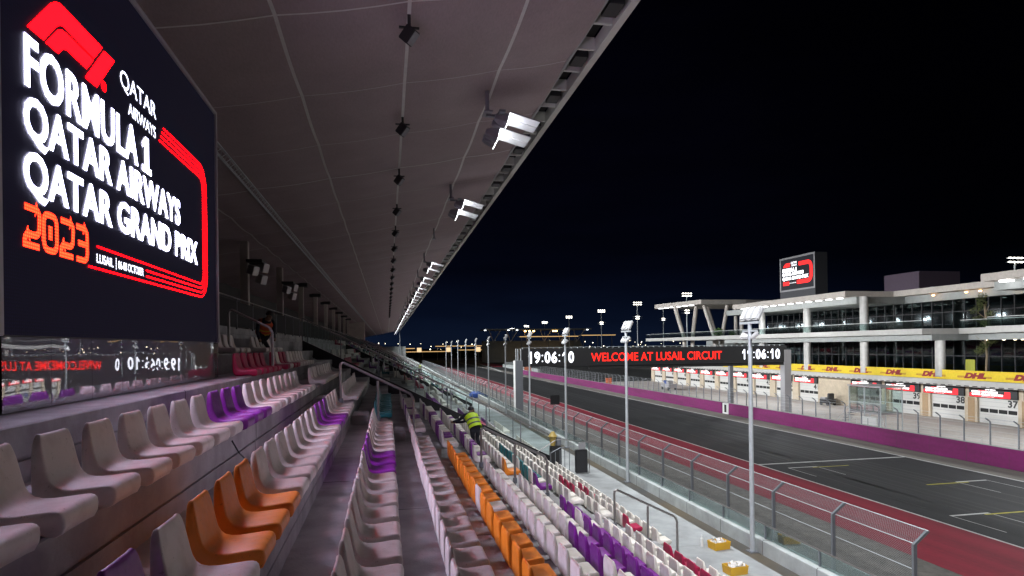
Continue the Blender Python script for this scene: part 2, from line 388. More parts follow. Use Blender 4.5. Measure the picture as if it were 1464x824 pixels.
def slot(xa, xb, yf, ydir, yel):
    rect(mk, xa, xb, yf - .10, yf + .12); rect(mk, xa, xa + .07, yf - 3.6, yf - .10); rect(mk, xb - .07, xb, yf - 3.6, yf - .10)
    if ydir > 0: rect(my, xb - .6, yel, yf - .34, yf - .15, Z3 + .004)
    else: rect(my, yel, xa + .9, yf - .34, yf - .15, Z3 + .004)
slot(34.1, 36.9, 49.1, 1, 39.9)
slot(42.9, 45.75, 41.0, -1, 40.0)
slot(34.25, 37.15, 33.15, 1, 40.3)
slot(42.9, 45.75, 25.1, -1, 40.0)
rt = MB(); rq = random.Random(21)
for _ in range(16):
    x = rq.uniform(34, 46.5); y0 = rq.uniform(15, 230); ln = rq.uniform(12, 45); dx = rq.uniform(-1.6, 1.6)
    for off in (0, 1.6):
        P0 = [(x + off + dx * (t / 10) ** 1.6, y0 + ln * t / 10) for t in range(11)]
        for a, b in zip(P0, P0[1:]): rt.quad((a[0] - .13, a[1], G + .0065), (a[0] + .13, a[1], G + .0065), (b[0] + .13, b[1], G + .0065), (b[0] - .13, b[1], G + .0065))
struct(rt.build('track_marking', worn('rubber mark', (.010, .010, .011), (.018, .0185, .02), .6, 1.2, 6., .9, streak=(3, .25, 1))))
struct(mk.build('grid_marking', M['paint'])); struct(my.build('grid_marking', M['ypaint']))
sheet('red_kerb', M['red'], 56, 66, 330, 400, G + .006)
fs_ = MB()
for a, b in ((270, 400),): fs_.quad((48, a, G + .006), (49.2, a, G + .006), (58, b, G + .006), (56.8, b, G + .006))
struct(fs_.build('pit_exit_line', M['paint']))

# ---------------------------------------------------------------- grandstand
PIT, RISE, XA, ZA = .745, .373, -1.40, -.70       # row depth, rise, front edge and pan height of the row under the mirrored panel
def Xf(i): return XA + PIT * i
def Zs(i): return ZA - RISE * i
def Zt(i): return Zs(i) - .118
NL = 11
stand = thing('grandstand', 'long covered grandstand with stepped concrete terrace and fabric ceiling on the left', 'grandstand', (-13.5, 0, G))
prof = [(-13.0, Zt(-4)), ]
for i in range(-4, NL + 1):
    xr = Xf(i) - .09; z = Zt(i); zn = Zt(i + 1)
    prof += [(xr - .012, z), (xr, z - .012), (xr, z - .20), (xr - .035, z - .20), (xr - .035, z - .235), (xr - .012, z - .235), (xr - .012, zn)]
ZW = Zt(NL + 1)
prof += [(Xf(NL) + .25, ZW), (Xf(NL) + .25, ZW - 1), (-13.0, ZW - 1)]
MB().prism_y(prof, YN, YF).build('terrace', M['concrete'], stand)
wk = MB().box(Xf(NL) + .25, 8.75, YN, YF, ZW - .4, ZW); wk.build('walkway', M['walk'], stand)
MB().box(8.75, 9.22, YN, YF, ZW - .4, ZW - .05).build('drain', M['drain'], stand)
MB().prism_y([(9.22, ZW - .4), (9.22, ZW + .30), (9.24, ZW + .32), (9.48, ZW + .32), (9.5, ZW + .30), (9.5, ZW - .4)], YN, YF).build('kerb', M['kerbc'], stand)
MB().box(-13, 9.5, YN, YF, G, ZW - 1.0).build('base_wall', M['kerbc'], stand)
MB().box(-13.4, -13.0, YN, YF, Zt(-4) - 1, 5.6).build('back_wall', M['backwall'], stand)
# steps in the aisles: half-height blocks
def aisle(y0, y1, i0=-2, i1=NL):
    m = MB()
    for i in range(i0, i1 + 1):
        xr = Xf(i) - .09
        m.box(xr + .004, xr + .34, y0, y1, Zt(i + 1) - .002, Zt(i + 1) + RISE * .5)
    m.build('aisle_steps', M['concrete'], stand, bevel=.012)
aisle(13.25, 14.25)
for k in range(1, 8): aisle(13.25 + 27.3 * k, 14.25 + 27.3 * k)
# ceiling: fabric bays between seams
def Zc(x): return 7.96 + .19 * x
SEAM_Y = [1.0 + 4.55 * k for k in range(-3, 74)]; SEAM_X = [-13.0, -9.5, -7.4, -5.4, -2.35, .6, 3.5, 5.7]
xs = []
for a, b in zip(SEAM_X, SEAM_X[1:]): xs += [a + (b - a) * t / 4 for t in range(4)]
xs.append(5.7)
ys = []
for a, b in zip(SEAM_Y, SEAM_Y[1:]):
    n = 6 if a < 60 else 2
    ys += [a + (b - a) * t / n for t in range(n)]
ys.append(SEAM_Y[-1])
def sag(x, y):
    fx = 0
    for a, b in zip(SEAM_X, SEAM_X[1:]):
        if a <= x <= b: fx = (x - a) / (b - a)
    fy = ((y - 1.0) / 4.55) % 1.0
    return -.05 * math.sin(PI * fx) - .10 * math.sin(PI * fy) - .12 * math.sin(PI * min(1, max(0, (x + 13) / 18.7)))
cv = [(x, y, Zc(x) + sag(x, y)) for y in ys for x in xs]; nx = len(xs)
cf = [(j * nx + i, j * nx + i + 1, (j + 1) * nx + i + 1, (j + 1) * nx + i) for j in range(len(ys) - 1) for i in range(nx - 1)]
def fabric():
    m, nt, b = new_mat('ceiling fabric'); L = nt.links.new; N = nt.nodes.new
    b.inputs['Roughness'].default_value = .75
    tc = N('ShaderNodeTexCoord')
    n = N('ShaderNodeTexNoise'); n.inputs['Scale'].default_value = .8; n.inputs['Detail'].default_value = 6; L(tc.outputs['Object'], n.inputs['Vector'])
    wv = N('ShaderNodeTexNoise'); wv.inputs['Scale'].default_value = 26; wv.inputs['Detail'].default_value = 2
    mp = N('ShaderNodeMapping'); mp.inputs['Scale'].default_value = (1, .25, 1); L(tc.outputs['Object'], mp.inputs[0]); L(mp.outputs[0], wv.inputs['Vector'])
    ad = N('ShaderNodeMath'); ad.operation = 'MULTIPLY_ADD'; ad.inputs[1].default_value = .5; L(wv.outputs['Fac'], ad.inputs[0])
    hf = N('ShaderNodeMath'); hf.operation = 'MULTIPLY'; hf.inputs[1].default_value = .5; L(n.outputs['Fac'], hf.inputs[0]); L(hf.outputs[0], ad.inputs[2])
    mx = N('ShaderNodeMix'); mx.data_type = 'RGBA'; mx.inputs['A'].default_value = (.19, .143, .152, 1); mx.inputs['B'].default_value = (.40, .31, .325, 1)
    L(ad.outputs[0], mx.inputs['Factor']); L(mx.outputs['Result'], b.inputs['Base Color'])
    return m
ce = MB(); ce.add(cv, cf); co_ = ce.build('ceiling', fabric(), stand)
for p in co_.data.polygons: p.use_smooth = True
roofm = MB(); roofm.quad((-13.4, YN, Zc(-13.4) + .5), (5.75, YN, Zc(5.7) + .5), (5.75, YF, Zc(5.7) + .5), (-13.4, YF, Zc(-13.4) + .5)); roofm.build('roof_sheet', M['bgrey'], stand)
M['seam'] = plain('pale seam tape', (.60, .57, .56), .6, 0, .15, 5)
sm = MB()
for x in SEAM_X[2:-1]:
    pts = [(x, y, Zc(x) + sag(x, y) - .012) for y in ys]
    for a, b in zip(pts, pts[1:]): sm.quad((a[0] - .045, a[1], a[2]), (a[0] + .045, a[1], a[2]), (b[0] + .045, b[1], b[2]), (b[0] - .045, b[1], b[2]))
for k, y in enumerate(SEAM_Y):
    if y > 140: break
    h = .030 if k % 3 == 0 else .012
    pts = [(x, y, Zc(x) + sag(x, y) - .014) for x in xs]
    for a, b in zip(pts, pts[1:]): sm.quad((a[0], y - h, a[2]), (b[0], y - h, b[2]), (b[0], y + h, b[2]), (a[0], y + h, a[2]))
sm.build('ceiling_seam', M['seam'], stand)
# cable truss under the ceiling
tr = MB(); xt = -5.4
for dx, dz in ((-.14, -.16), (.14, -.16), (0, -.40)): tr.box(xt + dx - .02, xt + dx + .02, 2, YF, Zc(xt) + dz - .14, Zc(xt) + dz - .10)
y = 3.
while y < 160:
    z0 = Zc(xt) - .28; z1 = Zc(xt) - .52
    for s in (-1, 1):
        tr.tube((xt + .14 * s, y, z0), (xt, y + .3, z1), .011, 4); tr.tube((xt, y + .3, z1), (xt + .14 * s, y + .6, z0), .011, 4)
    y += .6
tr.build('cable_truss', M['galv'], stand)
# eaves: dark gutter recess with struts and a pale outer fascia
MB().box(6.36, 6.58, YN, YF, 8.98, 9.42).build('fascia', M['fascia'], stand)
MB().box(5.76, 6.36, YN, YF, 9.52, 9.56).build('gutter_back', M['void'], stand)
MB().box(5.68, 5.76, YN, YF, 8.98, 9.10).build('ceiling_edge_trim', M['bezel'], stand)
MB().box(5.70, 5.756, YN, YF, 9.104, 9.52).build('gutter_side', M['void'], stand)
sb = MB(); bb = MB(); st0 = bx0 = None
for k in range(128):
    y = 3. + 1.55 * k
    if k < 70:
        m = MB().box(5.77, 6.355, y - .05, y + .05, 9.08, 9.46)
        if st0 is None: st0 = m.build('eaves_strut', M['fascia'], stand); yst = y
        else: c = st0.copy(); COL.objects.link(c); c.location.y += y - yst
    else: sb.box(5.77, 6.355, y - .05, y + .05, 9.08, 9.46)
    if k % 2 == 0:
        if k < 80:
            if bx0 is None: bx0 = MB().box(5.86, 6.28, y + .35, y + 1.05, 9.02, 9.48).build('eaves_box', M['black'], stand); ybx = y
            else: c = bx0.copy(); COL.objects.link(c); c.location.y += y - ybx
        else: bb.box(5.86, 6.28, y + .35, y + 1.05, 9.02, 9.48)
sb.build('eaves_strut', M['fascia'], stand)['kind'] = 'stuff'; bb.build('eaves_box', M['black'], stand)['kind'] = 'stuff'
for k in range(9):
    y = 38.5 + 12.1 * k
    m = MB().box(-8.22, -7.78, y - .22, y + .22, Zt(-4), Zc(-8) - .2)
    m.build('column', M['column'], stand, bevel=.03)
    if k > 1:
        MB().box(-8.6, -7.4, y - .5, y + .5, Zc(-8) - .55, Zc(-8) - .2).build('column_head', M['black'], stand)
MB().box(-9.5, -5.6, 160, 166, Zt(-4), Zc(-7) - .1).build('stair_tower', M['column'], stand)
MB().box(-13, 9.4, YF, YF + .3, G, Zt(-4)).build('end_wall', M['kerbc'], stand)

# ---------------------------------------------------------------- seats
def seat_shell():
    P = [  # x, z, half width, inward dish
        (-.006, -.118, .165, 0), (.0, -.03, .19, 0), (-.02, -.004, .195, 0), (-.06, .0, .20, .3), (-.17, -.016, .205, 1.), (-.285, -.020, .20, 1.),
        (-.345, .015, .195, .9), (-.366, .09, .187, .9), (-.384, .19, .182, .7), (-.398, .262, .172, .3), (-.406, .293, .145, 0), (-.420, .298, .140, 0),
        (-.434, .285, .152, 0), (-.433, .20, .182, 0), (-.430, .06, .190, 0), (-.430, -.116, .195, 0), (-.30, -.112, .195, 0), (-.112, -.078, .195, 0), (-.100, -.122, .175, 0)]
    P = [(x * .91, z * .92 if z > 0 else z, hw * .95, d) for x, z, hw, d in P]
    n = len(P); T = [-1, -.9, -.5, 0, .5, .9, 1]; vs = []
    cx, cz = -.28, .0
    for t in T:
        for j, (x, z, hw, d) in enumerate(P):
            dx = dz = 0.
            a, b = P[(j - 1) % n], P[(j + 1) % n]; tx, tz = b[0] - a[0], b[1] - a[1]; l = math.hypot(tx, tz) or 1
            nx_, nz_ = tz / l, -tx / l          # inward normal for this winding
            k = d * .018 * (1 - t * t)
            if abs(t) == 1: k = .010
            dx, dz = nx_ * k, nz_ * k
            vs.append((x + dx, hw * t, z + dz))
    fs = []
    for c in range(len(T) - 1):
        for j in range(n):
            fs.append((c * n + j, c * n + (j + 1) % n, (c + 1) * n + (j + 1) % n, (c + 1) * n + j))
    # side caps as strips so the subdivision stays even
    for c, flip in ((0, True), (len(T) - 1, False)):
        o = c * n
        strips = [(0, 1, 18), (1, 2, 3, 18), (3, 4, 17, 18), (4, 5, 16, 17), (5, 6, 15, 16), (6, 7, 14, 15), (7, 8, 13, 14), (8, 9, 12, 13), (9, 10, 11, 12)]
        for q in strips: fs.append(tuple(o + i for i in (q[::-1] if flip else q)))
    me = bpy.data.meshes.new('stadium_seat'); me.from_pydata(vs, [], fs)
    bm = bmesh.new(); bm.from_mesh(me); bmesh.ops.recalc_face_normals(bm, faces=bm.faces)
    bm.to_mesh(me); bm.free()
    ob = bpy.data.objects.new('seat_source', me); COL.objects.link(ob)
    md = ob.modifiers.new('s', 'SUBSURF'); md.levels = 1; md.render_levels = 1
    dg = bpy.context.evaluated_depsgraph_get(); dg.update()
    out = bpy.data.meshes.new_from_object(ob.evaluated_get(dg)); bpy.data.objects.remove(ob)
    out.name = 'stadium_seat'
    for p in out.polygons: p.use_smooth = True
    out.materials.append(SC['W'][1])
    return out
seat_me = seat_shell()
def disc_mesh(name, r, h, mat):
    mb = MB().tube((0, 0, -ZO), (0, 0, h - ZO), r, 10)
    o = mb.build(name, mat); me = o.data; bpy.data.objects.remove(o); return me
bolt_me = disc_mesh('bolt', .015, .007, M['galv'])
foot = MB().box(-.33, -.13, -.03, .03, -.117 - ZO, -.085 - ZO)
_o = foot.build('mounting_bar', M['black']); foot_me = _o.data; bpy.data.objects.remove(_o)

STEP = .53
rows = {}                                  # (row, block) -> list of (Y, colour); block 1 listed from the handrail towards the viewer
def near(i, y_end, cols, y_min=1.2):
    out = []; j = 0; y = y_end
    while y > y_min:
        out.append((y, cols(j))); y -= STEP; j += 1
    rows[(i, 1)] = out
def pick(d, default='W'): return lambda j: d.get(j, default)
near(-1, 13.5, lambda j: 'R' if j < 5 else 'X')
near(0, 12.97 - .15, pick({9: 'P', 10: 'P', 11: 'P'}))
near(1, 12.92 - .15, pick({4: 'P', 5: 'P', 6: 'P', 15: 'O', 16: 'O', 17: 'O', 19: 'P'}))
near(2, 12.74 - .15, pick({7: 'P', 8: 'P', 9: 'P'}))
near(3, 13.1 - .15, pick({}))
near(4, 13.04 - .15, lambda j: 'W' if j == 8 else 'O')
near(5, 12.97 - .15, pick({}))
near(6, 12.97 - .15, pick({7: 'P', 8: 'P', 9: 'P'}))
near(7, 12.3, lambda j: 'W' if j == 2 or j > 11 else 'P')
near(8, 12.3, pick({}))
near(9, 12.5, pick({}))
near(10, 12.25, lambda j: 'R' if j < 9 else 'W')
near(11, 12.25, pick({}))
def far(i, s, y0=14.7):
    rows[(i, 2)] = [(y0 + STEP * k, c) for k, c in enumerate(s)]
far(-2, 'WWWXXXWWWWW', 13.2)
far(-1, 'RWRRWWWWWW')
far(0, 'WWWWWWWWWWXXXXXXX', 15.2)
far(1, 'WWWWWWWWWWWWXXXX', 15.0)
far(2, 'TTTTTTTTTTTTXXXX', 14.5)
far(3, 'WWWWPPWWWPWWWWWWW', 14.6)
far(4, 'WWPPWWWPPWWWPPWWWW', 14.6)
far(5, 'WPWWPPWWPWWWWWWWPW', 14.6)
far(6, 'OWWWWWWWWWWWWWWWWW', 14.8)
far(7, 'PWTTWWTTTTWWWWWWWWW', 14.7)
far(8, 'WWWWWWWWWWWWWWWWWWW', 14.6)
far(9, 'WWWWRRRWWWWWWWWWWWW', 14.6)
far(10, 'RWWWWWRRWWWWWWWWWW', 14.6)
far(11, 'WWWWWWWWWWWWWWWWWW', 14.6)

ROWN = {-2: 'second row above the mirrored panel foot', -1: 'row beside the mirrored panel foot', 0: 'row just below the mirrored panel'}
for i in range(1, NL): ROWN[i] = nth(i + 1) + ' row below the mirrored panel'
ROWN[NL] = 'lowest row by the walkway'
cand = []
for (i, b), lst in rows.items():
    for k, (y, c) in enumerate(lst):
        if c == 'X': continue
        pts = [px(Xf(i) + a, y + dy, Zs(i) + z) for a in (-.43, 0) for dy in (-.2, .2) for z in (-.14, .28)]
        if not any(-8 < p[0] < 1472 and -8 < p[1] < 832 for p in pts): continue
        d = math.sqrt(Xf(i) ** 2 + y * y + Zs(i) ** 2)
        if i == -1 and b == 1 and y < 11.3: continue
        cand.append((d, i, b, k, y, c))
cand.sort()
def seat_obj(i, y, c):
    o = bpy.data.objects.new('stadium_seat', seat_me); COL.objects.link(o)
    o.location = (Xf(i) + random.uniform(-.006, .006), y + random.uniform(-.008, .008), Zs(i) + ZO)
    o.rotation_euler = (random.uniform(-.008, .008), random.uniform(-.012, .012), random.uniform(-.02, .02))
    o.material_slots[0].link = 'OBJECT'; o.material_slots[0].material = SC[c][1]
    return o
extra = []
for n, (d, i, b, k, y, c) in enumerate(cand):
    if n >= 296: extra.append((i, y, c)); continue
    o = seat_obj(i, y, c)
    if b == 1: lab = '%s plastic seat, %s before the handrail, %s' % (SC[c][0], nth(k + 1), ROWN[i])
    else: lab = '%s plastic seat, %s beyond the handrail, %s' % (SC[c][0], nth(k + 1), ROWN[i])
    tag(o, lab, 'seat', 'stadium seats on the terrace')
    if d < 9:
        for dy in (-.07, .07):
            q = bpy.data.objects.new('bolt', bolt_me); COL.objects.link(q); q.parent = o; q.location = (-.245, dy, -.033)
        q = bpy.data.objects.new('mounting_bar', foot_me); COL.objects.link(q); q.parent = o
# far seats, too many and too small to count: one object
LOWV = [(0, -.19, -.16), (0, .19, -.16), (0, .19, 0), (0, -.19, 0), (-.35, .19, -.02), (-.35, -.19, -.02), (-.40, .15, .29), (-.40, -.15, .29), (-.43, .15, .285), (-.43, -.15, .285), (-.43, .2, -.14), (-.43, -.2, -.14)]
LOWF = [(0, 1, 2, 3), (3, 2, 4, 5), (5, 4, 6, 7), (7, 6, 8, 9), (9, 8, 10, 11), (2, 1, 10, 4), (4, 10, 8, 6), (0, 3, 5, 11), (5, 7, 9, 11)]
fm = {c: MB() for c in SC}
def low(i, y, c): fm[c].add([(Xf(i) + a, y + b, Zs(i) + z) for a, b, z in LOWV], LOWF)
for i, y, c in extra: low(i, y, c)
rs = random.Random(3)
for blk in range(0, 12):
    for half in (0, 1):
        y0 = 14.6 + 27.3 * blk + (0 if half else 14.4 - 1.2); y1 = y0 + 11.6
        if blk == 0 and half: continue
        if y0 > YF - 14: continue
        for i in range(-3, NL + 1):
            y = y0 + .2; run = 0; c = 'W'
            if i < -1 and y0 < 34: continue
            while y < y1:
                if run <= 0:
                    run = rs.randint(2, 9); r = rs.random()
                    dens = .45 if y0 < 55 else .8
                    c = 'X' if r > dens else ('W' if rs.random() < .62 else rs.choice('PRRPT'))
                if c != 'X': low(i, y, c)
                y += STEP; run -= 1
root = None
allm = MB(); mats = []; idx = []
for c in SC:
    allm.add(fm[c].v, fm[c].f); idx += [len(mats)] * len(fm[c].f); mats.append(SC[c][1])
fo = allm.build('distant_seats', mats[0])
for m_ in mats[1:]: fo.data.materials.append(m_)
for p, k in zip(fo.data.polygons, idx): p.material_index = k
tag(fo, 'masses of small seats further down the grandstand beyond the glass stair wall', 'seats', kind='stuff')

# ---------------------------------------------------------------- handrails on the aisles
def handrail(xs_, y, label, zt_off=.72, rowf=None):
    def base(x): return Zt(0) - (x + 1.49) * .5006 + .06
    z = [base(x) for x in xs_]
    t = thing('handrail', label, 'handrail', (xs_[0], y, z[0]), 'aisle handrails')
    x0, x1 = xs_[0], xs_[-1]; r = .027
    t0 = z[0] + zt_off; t1 = z[-1] + zt_off; sl = (t1 - t0) / (x1 - x0)
    m = MB()
    pts = [(x0, y, z[0] - .3), (x0, y, t0 - .06), (x0 + .015, y, t0 - .015), (x0 + .06, y, t0 + .005)] + [(x, y, t0 + .005 + sl * (x - x0 - .06)) for x in (x0 + .5, x1 - .06)] + [(x1 - .015, y, t1 - .015), (x1, y, t1 - .06), (x1, y, z[-1] - .3)]
    m.path(pts, r, 10)
    m.build('rail', M['steel'], t, smooth=True)
    for x, zz in list(zip(xs_, z))[1:-1]: MB().tube((x, y, zz - .3), (x, y, zz + zt_off - .01), r * .95, 10).build('post', M['steel'], t, smooth=True)
    for x, zz in zip(xs_, z): MB().tube((x, y, zz - .14), (x, y, zz - .02), .05, 10).build('foot_plate', M['darkgalv'], t)
    return t
handrail([-3.2, -2.35], 13.85, 'short steel handrail by the crimson seats beside the big screen')
handrail([-.97, -.21, .53], 13.55, 'steel handrail in the aisle, uppermost of the three near ones')
handrail([1.97, 2.71, 3.44], 13.55, 'steel handrail in the aisle beside the orange seat row')
handrail([5.0, 5.8, 6.52], 13.55, 'steel handrail in the aisle just above the pale walkway')
for k in range(1, 6):
    for nm, xs_ in (('upper', [-.97, -.21, .53]), ('middle', [1.97, 2.71, 3.44]), ('lower', [5., 5.8, 6.52])):
        handrail(xs_, 13.55 + 27.3 * k, '%s steel handrail of the %s far stair aisle beyond the glass wall' % (nm, nth(k)))
# sloping stair wall with glass and rail
def stair_wall(y, label, mirror=False):
    xa, xb = -3.4, 7.15
    def zb(x): return Zt(0) - (x + 1.49) * .5006
    t = thing('stair_balustrade', label, 'balustrade', (xb, y, ZW), 'glass stair balustrades')
    poly = [(xa, zb(xa) - .3), (xa, zb(xa) + .22), (xb, zb(xb) + .22), (xb, zb(xb) - .3)]
    MB().prism_y(poly, y, y + .12).build('stringer', M['black'], t)
    n = 7
    for k in range(n if y < 85 else 0):
        a = xa + (xb - xa) * k / n + .03; b = xa + (xb - xa) * (k + 1) / n - .03
        MB().prism_y([(a, zb(a) + .24), (a, zb(a) + 1.02), (b, zb(b) + 1.02), (b, zb(b) + .24)], y + .05, y + .062).build('pane', M['sglass'], t)
    for k in range(n + 1):
        a = xa + (xb - xa) * k / n
        MB().box(a - .02, a + .02, y + .03, y + .08, zb(a) + .224, zb(a) + 1.1).build('post', M['darkgalv'], t)
    MB().tube((xa, y + .055, zb(xa) + 1.13), (xb, y + .055, zb(xb) + 1.13), .028, 8).build('rail', M['steel'], t, smooth=True)
    MB().tube((xa, y + 1.75, zb(xa) + 1.1), (xb, y + 1.75, zb(xb) + 1.1), .03, 8).build('far_rail', M['steel'], t, smooth=True)
    for k in range(0, n + 1, 2):
        a = xa + (xb - xa) * k / n
        MB().tube((a, y + 1.75, zb(a) - .2), (a, y + 1.75, zb(a) + 1.1), .022, 6).build('far_post', M['darkgalv'], t)
for k in range(0, 9): stair_wall(26.8 + 27.3 * k, '%s sloping glass balustrade over a dark stringer, counted from the viewer' % nth(k + 1))
# concourse rail
t = thing('concourse_railing', 'long dark railing along the upper concourse behind the seats', 'railing', (-4.45, 40, Zt(-4)))
MB().tube((-4.45, 11, 1.55), (-4.45, 150, 1.55), .022, 6).build('rail', M['steel'], t)
MB().box(-4.46, -4.44, 11, 150, .70, 1.46).build('pane', M['void'], t)
for k in range(60): MB().box(-4.47, -4.43, 11 + 2.3 * k, 11.05 + 2.3 * k, .62, 1.53).build('post', M['darkgalv'], t)

# ---------------------------------------------------------------- big LED screen
XS = -2.70; YR = 10.90; YL = 5.10; ZB = .13; ZTOP = 3.80
scr = thing('led_screen', 'huge lit race poster screen on mirrored base at the left', 'screen', (XS - .4, 7.5, Zt(-1)))
MB().box(XS - .75, XS - .012, YL, YR, Zt(-1), ZTOP).build('cabinet', M['black'], scr)
bz = MB(); bz.box(XS - .008, XS + .03, YR - .01, YR + .06, ZB - .01, ZTOP + .06); bz.box(XS - .008, XS + .03, YL, YR - .012, ZTOP, ZTOP + .06); bz.box(XS - .008, XS + .03, YL - .07, YL - .002, ZB - .01, ZTOP + .06)
bz.build('bezel', M['bezel'], scr, bevel=.006)
def S2(d): return lambda u, v: (XS + d, u, v)
dsp = MB().box(XS - .01, XS, YL, YR - .012, ZB, ZTOP - .002).build('display', led('dark display', (.0062, .0054, .020), .28), scr)
LW = led('white pixels', (.70, .69, 1.0), 88.); LR = led('red pixels', (1.0, .0004, .0012), 24.); LO = led('orange pixels', (1.0, .022, .006), 6.)
m = MB(); text(m, 'FORMULA', S2(.004), 5.45, 7.68, 2.05, 2.46, .022, 0, 1.04); one(m, S2(.004), 7.78, 8.08, 2.05, 2.46, True); m.build('lettering', LW, dsp)
m = MB(); text(m, 'QATAR AIRWAYS', S2(.004), 5.43, 9.12, 1.60, 2.00, .022, 0, 1.04); m.build('lettering', LW, dsp)
m = MB(); text(m, 'QATAR GRAND PRIX', S2(.004), 5.42, 9.88, 1.18, 1.57, .022, 0, 1.04); m.build('lettering', LW, dsp)
m = MB(); text(m, 'QATAR', S2(.004), 7.22, 8.26, 2.74, 2.96, 0., 0, .95); SW = led('soft white pixels', (.8, .82, 1.), 3.); m.build('lettering', SW, dsp); m = MB(); text(m, 'AIRWAYS', S2(.004), 7.42, 8.24, 2.54, 2.68, 0., 0, .95); m.build('lettering', SW, dsp)
m = MB(); text(m, 'LUSAIL', S2(.004), 6.63, 7.0, .845, .935, .01); text(m, '|', S2(.004), 7.06, 7.07, .83, .95, 0); text(m, '06-08 OCTOBER', S2(.004), 7.12, 7.80, .845, .935, .01); m.build('lettering', led('small white pixels', (.8, .82, 1.), 3.), dsp)
def px2s(x, y):                      # where a mark of the poster sits on the screen face
    X = XS; c, s = math.cos(ROLL), math.sin(ROLL); dx, dy = x - 732, y - 412
    u = 732 + dx - ROLL * dy; v = 412 + ROLL * dx + dy
    a = (u - 732) / F_PX; b = -(v - 495.5) / F_PX
    D = (a * math.cos(TH) + math.sin(TH), -a * math.sin(TH) + math.cos(TH), b); k = X / D[0]
    return (D[1] * k, D[2] * k)
em = MB()
for poly in ([(150, 155), (250, 240), (312, 172), (330, 156), (350, 150), (372, 158), (557, 350), (605, 285), (385, 45), (350, 8), (318, -4), (285, 12)],
             [(260, 250), (337, 322), (356, 300), (372, 292), (392, 298), (513, 413), (553, 357), (378, 178), (352, 160), (330, 168)],
             [(612, 294), (675, 360), (567, 523), (495, 458)]):
    pp = [px2s(x / 4.12, y / 4.12) for x, y in poly]
    cu_, cv_ = sum(p[0] for p in pp) / len(pp), sum(p[1] for p in pp) / len(pp)
    pp = [(u + (cu_ - u) * min(.12, .018 / max(.01, math.hypot(u - cu_, v - cv_))), v + (cv_ - v) * min(.12, .018 / max(.01, math.hypot(u - cu_, v - cv_)))) for u, v in pp]
    em.add([(XS + .004, u, v) for u, v in pp], [tuple(range(len(pp)))])
em.build('emblem', LR, dsp)
m = MB(); ribbon(m, arc2((6.83, 2.60), .045, 0, 2 * PI, 14), .012, S2(.004)); text(m, 'R', S2(.004), 6.815, 6.845, 2.58, 2.62, 0); m.build('emblem', LR, dsp)
m = MB()
for k in range(4):
    o = .065 * k; r = .36 - o
    y1 = 10.37 - o; zt = 2.76 - o; zb_ = .79 + o
    left = (8.5 - o * .75, zt); endb = (6.46, 6.9, 7.95, 6.64)[k]
    pts = [left] + arc2((y1 - r, zt - r), r, PI / 2, 0) + arc2((y1 - r, zb_ + r), r, 0, -PI / 2) + [(7.88 if k in (1, 2) else endb, zb_)]
    if k == 3: pts = pts[:-1] + [(9.9 - r, zb_), (6.64, 1.0)]
    ribbon(m, pts, .016, S2(.0045))
m.build('track_outline', LR, dsp)
# 2023 as thick bands with dark grooves
m = MB()
def digit(u0, kind):
    w_, z0, z1 = .205, .83, 1.12; zm = (z0 + z1) / 2; u1 = u0 + w_
    if kind == '2': pts = [(u0, z1), (u1 - .05, z1)] + arc2((u1 - .05, z1 - .06), .06, PI / 2, 0, 4) + arc2((u1 - .06, zm + .0), .06, 0, -PI / 2, 4)[1:] + [(u0 + .06, zm - .06)] + arc2((u0 + .06, zm - .12 + .0), .06, PI / 2, PI, 3) + [(u0, z0), (u1, z0)]
    elif kind == '0': pts = arc2((u1 - .07, z1 - .07), .07, PI / 2, 0, 4) + arc2((u1 - .07, z0 + .07), .07, 0, -PI / 2, 4) + arc2((u0 + .07, z0 + .07), .07, -PI / 2, -PI, 4) + arc2((u0 + .07, z1 - .07), .07, PI, PI / 2, 4) + [(u1 - .07, z1)]
    else: pts = [(u0, z1), (u1 - .07, z1)] + arc2((u1 - .07, z1 - .07), .07, PI / 2, 0, 4) + arc2((u1 - .07, z0 + .07), .07, 0, -PI / 2, 4) + [(u0, z0)]
    ribbon(m, pts, .052, S2(.004))
    if kind == '0': ribbon(m, [(u0 + .075, zm), (u1 - .075, zm)], .11, S2(.0045))
    if kind == '3': ribbon(m, [(u0 + .03, zm), (u1 - .03, zm)], .05, S2(.0045))
    if False: ribbon(m, [(u0, zm + .075), (u1 - .09, zm + .075)], .04, S2(.0045)); ribbon(m, [(u0 + .085, zm - .075), (u1, zm - .075)], .04, S2(.0045))
for k, c in enumerate('2023'): digit(5.42 + .272 * k, c)
m.build('lettering', LO, dsp)
# mirrored cladding panels under the display, each a little out of true
jy = [YL, 5.78, 6.50, 7.19, 7.89, 8.57, 9.25, 9.95, YR + .05]
rp_ = random.Random(5)
for a, b in zip(jy, jy[1:]):
    nn = 10; vs = []; fs2 = []
    ta, tb = rp_.uniform(-.002, .002), rp_.uniform(-.0015, .0015); bow = rp_.uniform(.0005, .0022)
    for i in range(nn + 1):
        f = i / nn
        for j in range(5):
            g_ = j / 4
            d = ta * (f - .5) + tb * (g_ - .5) + bow * (1 - (2 * f - 1) ** 2) * (.3 + .7 * math.sin(PI * g_)) * .6
            vs.append((XS + .005 + d, a + .005 + (b - a - .01) * f, Zt(-1) + .005 + (ZB - .02 - Zt(-1)) * g_))
    for i in range(nn):
        for j in range(4): fs2.append((i * 5 + j, i * 5 + j + 1, (i + 1) * 5 + j + 1, (i + 1) * 5 + j))
    o = MB().add(vs, fs2).build('mirror_panel', M['mirror'], scr)
    for p in o.data.polygons: p.use_smooth = True

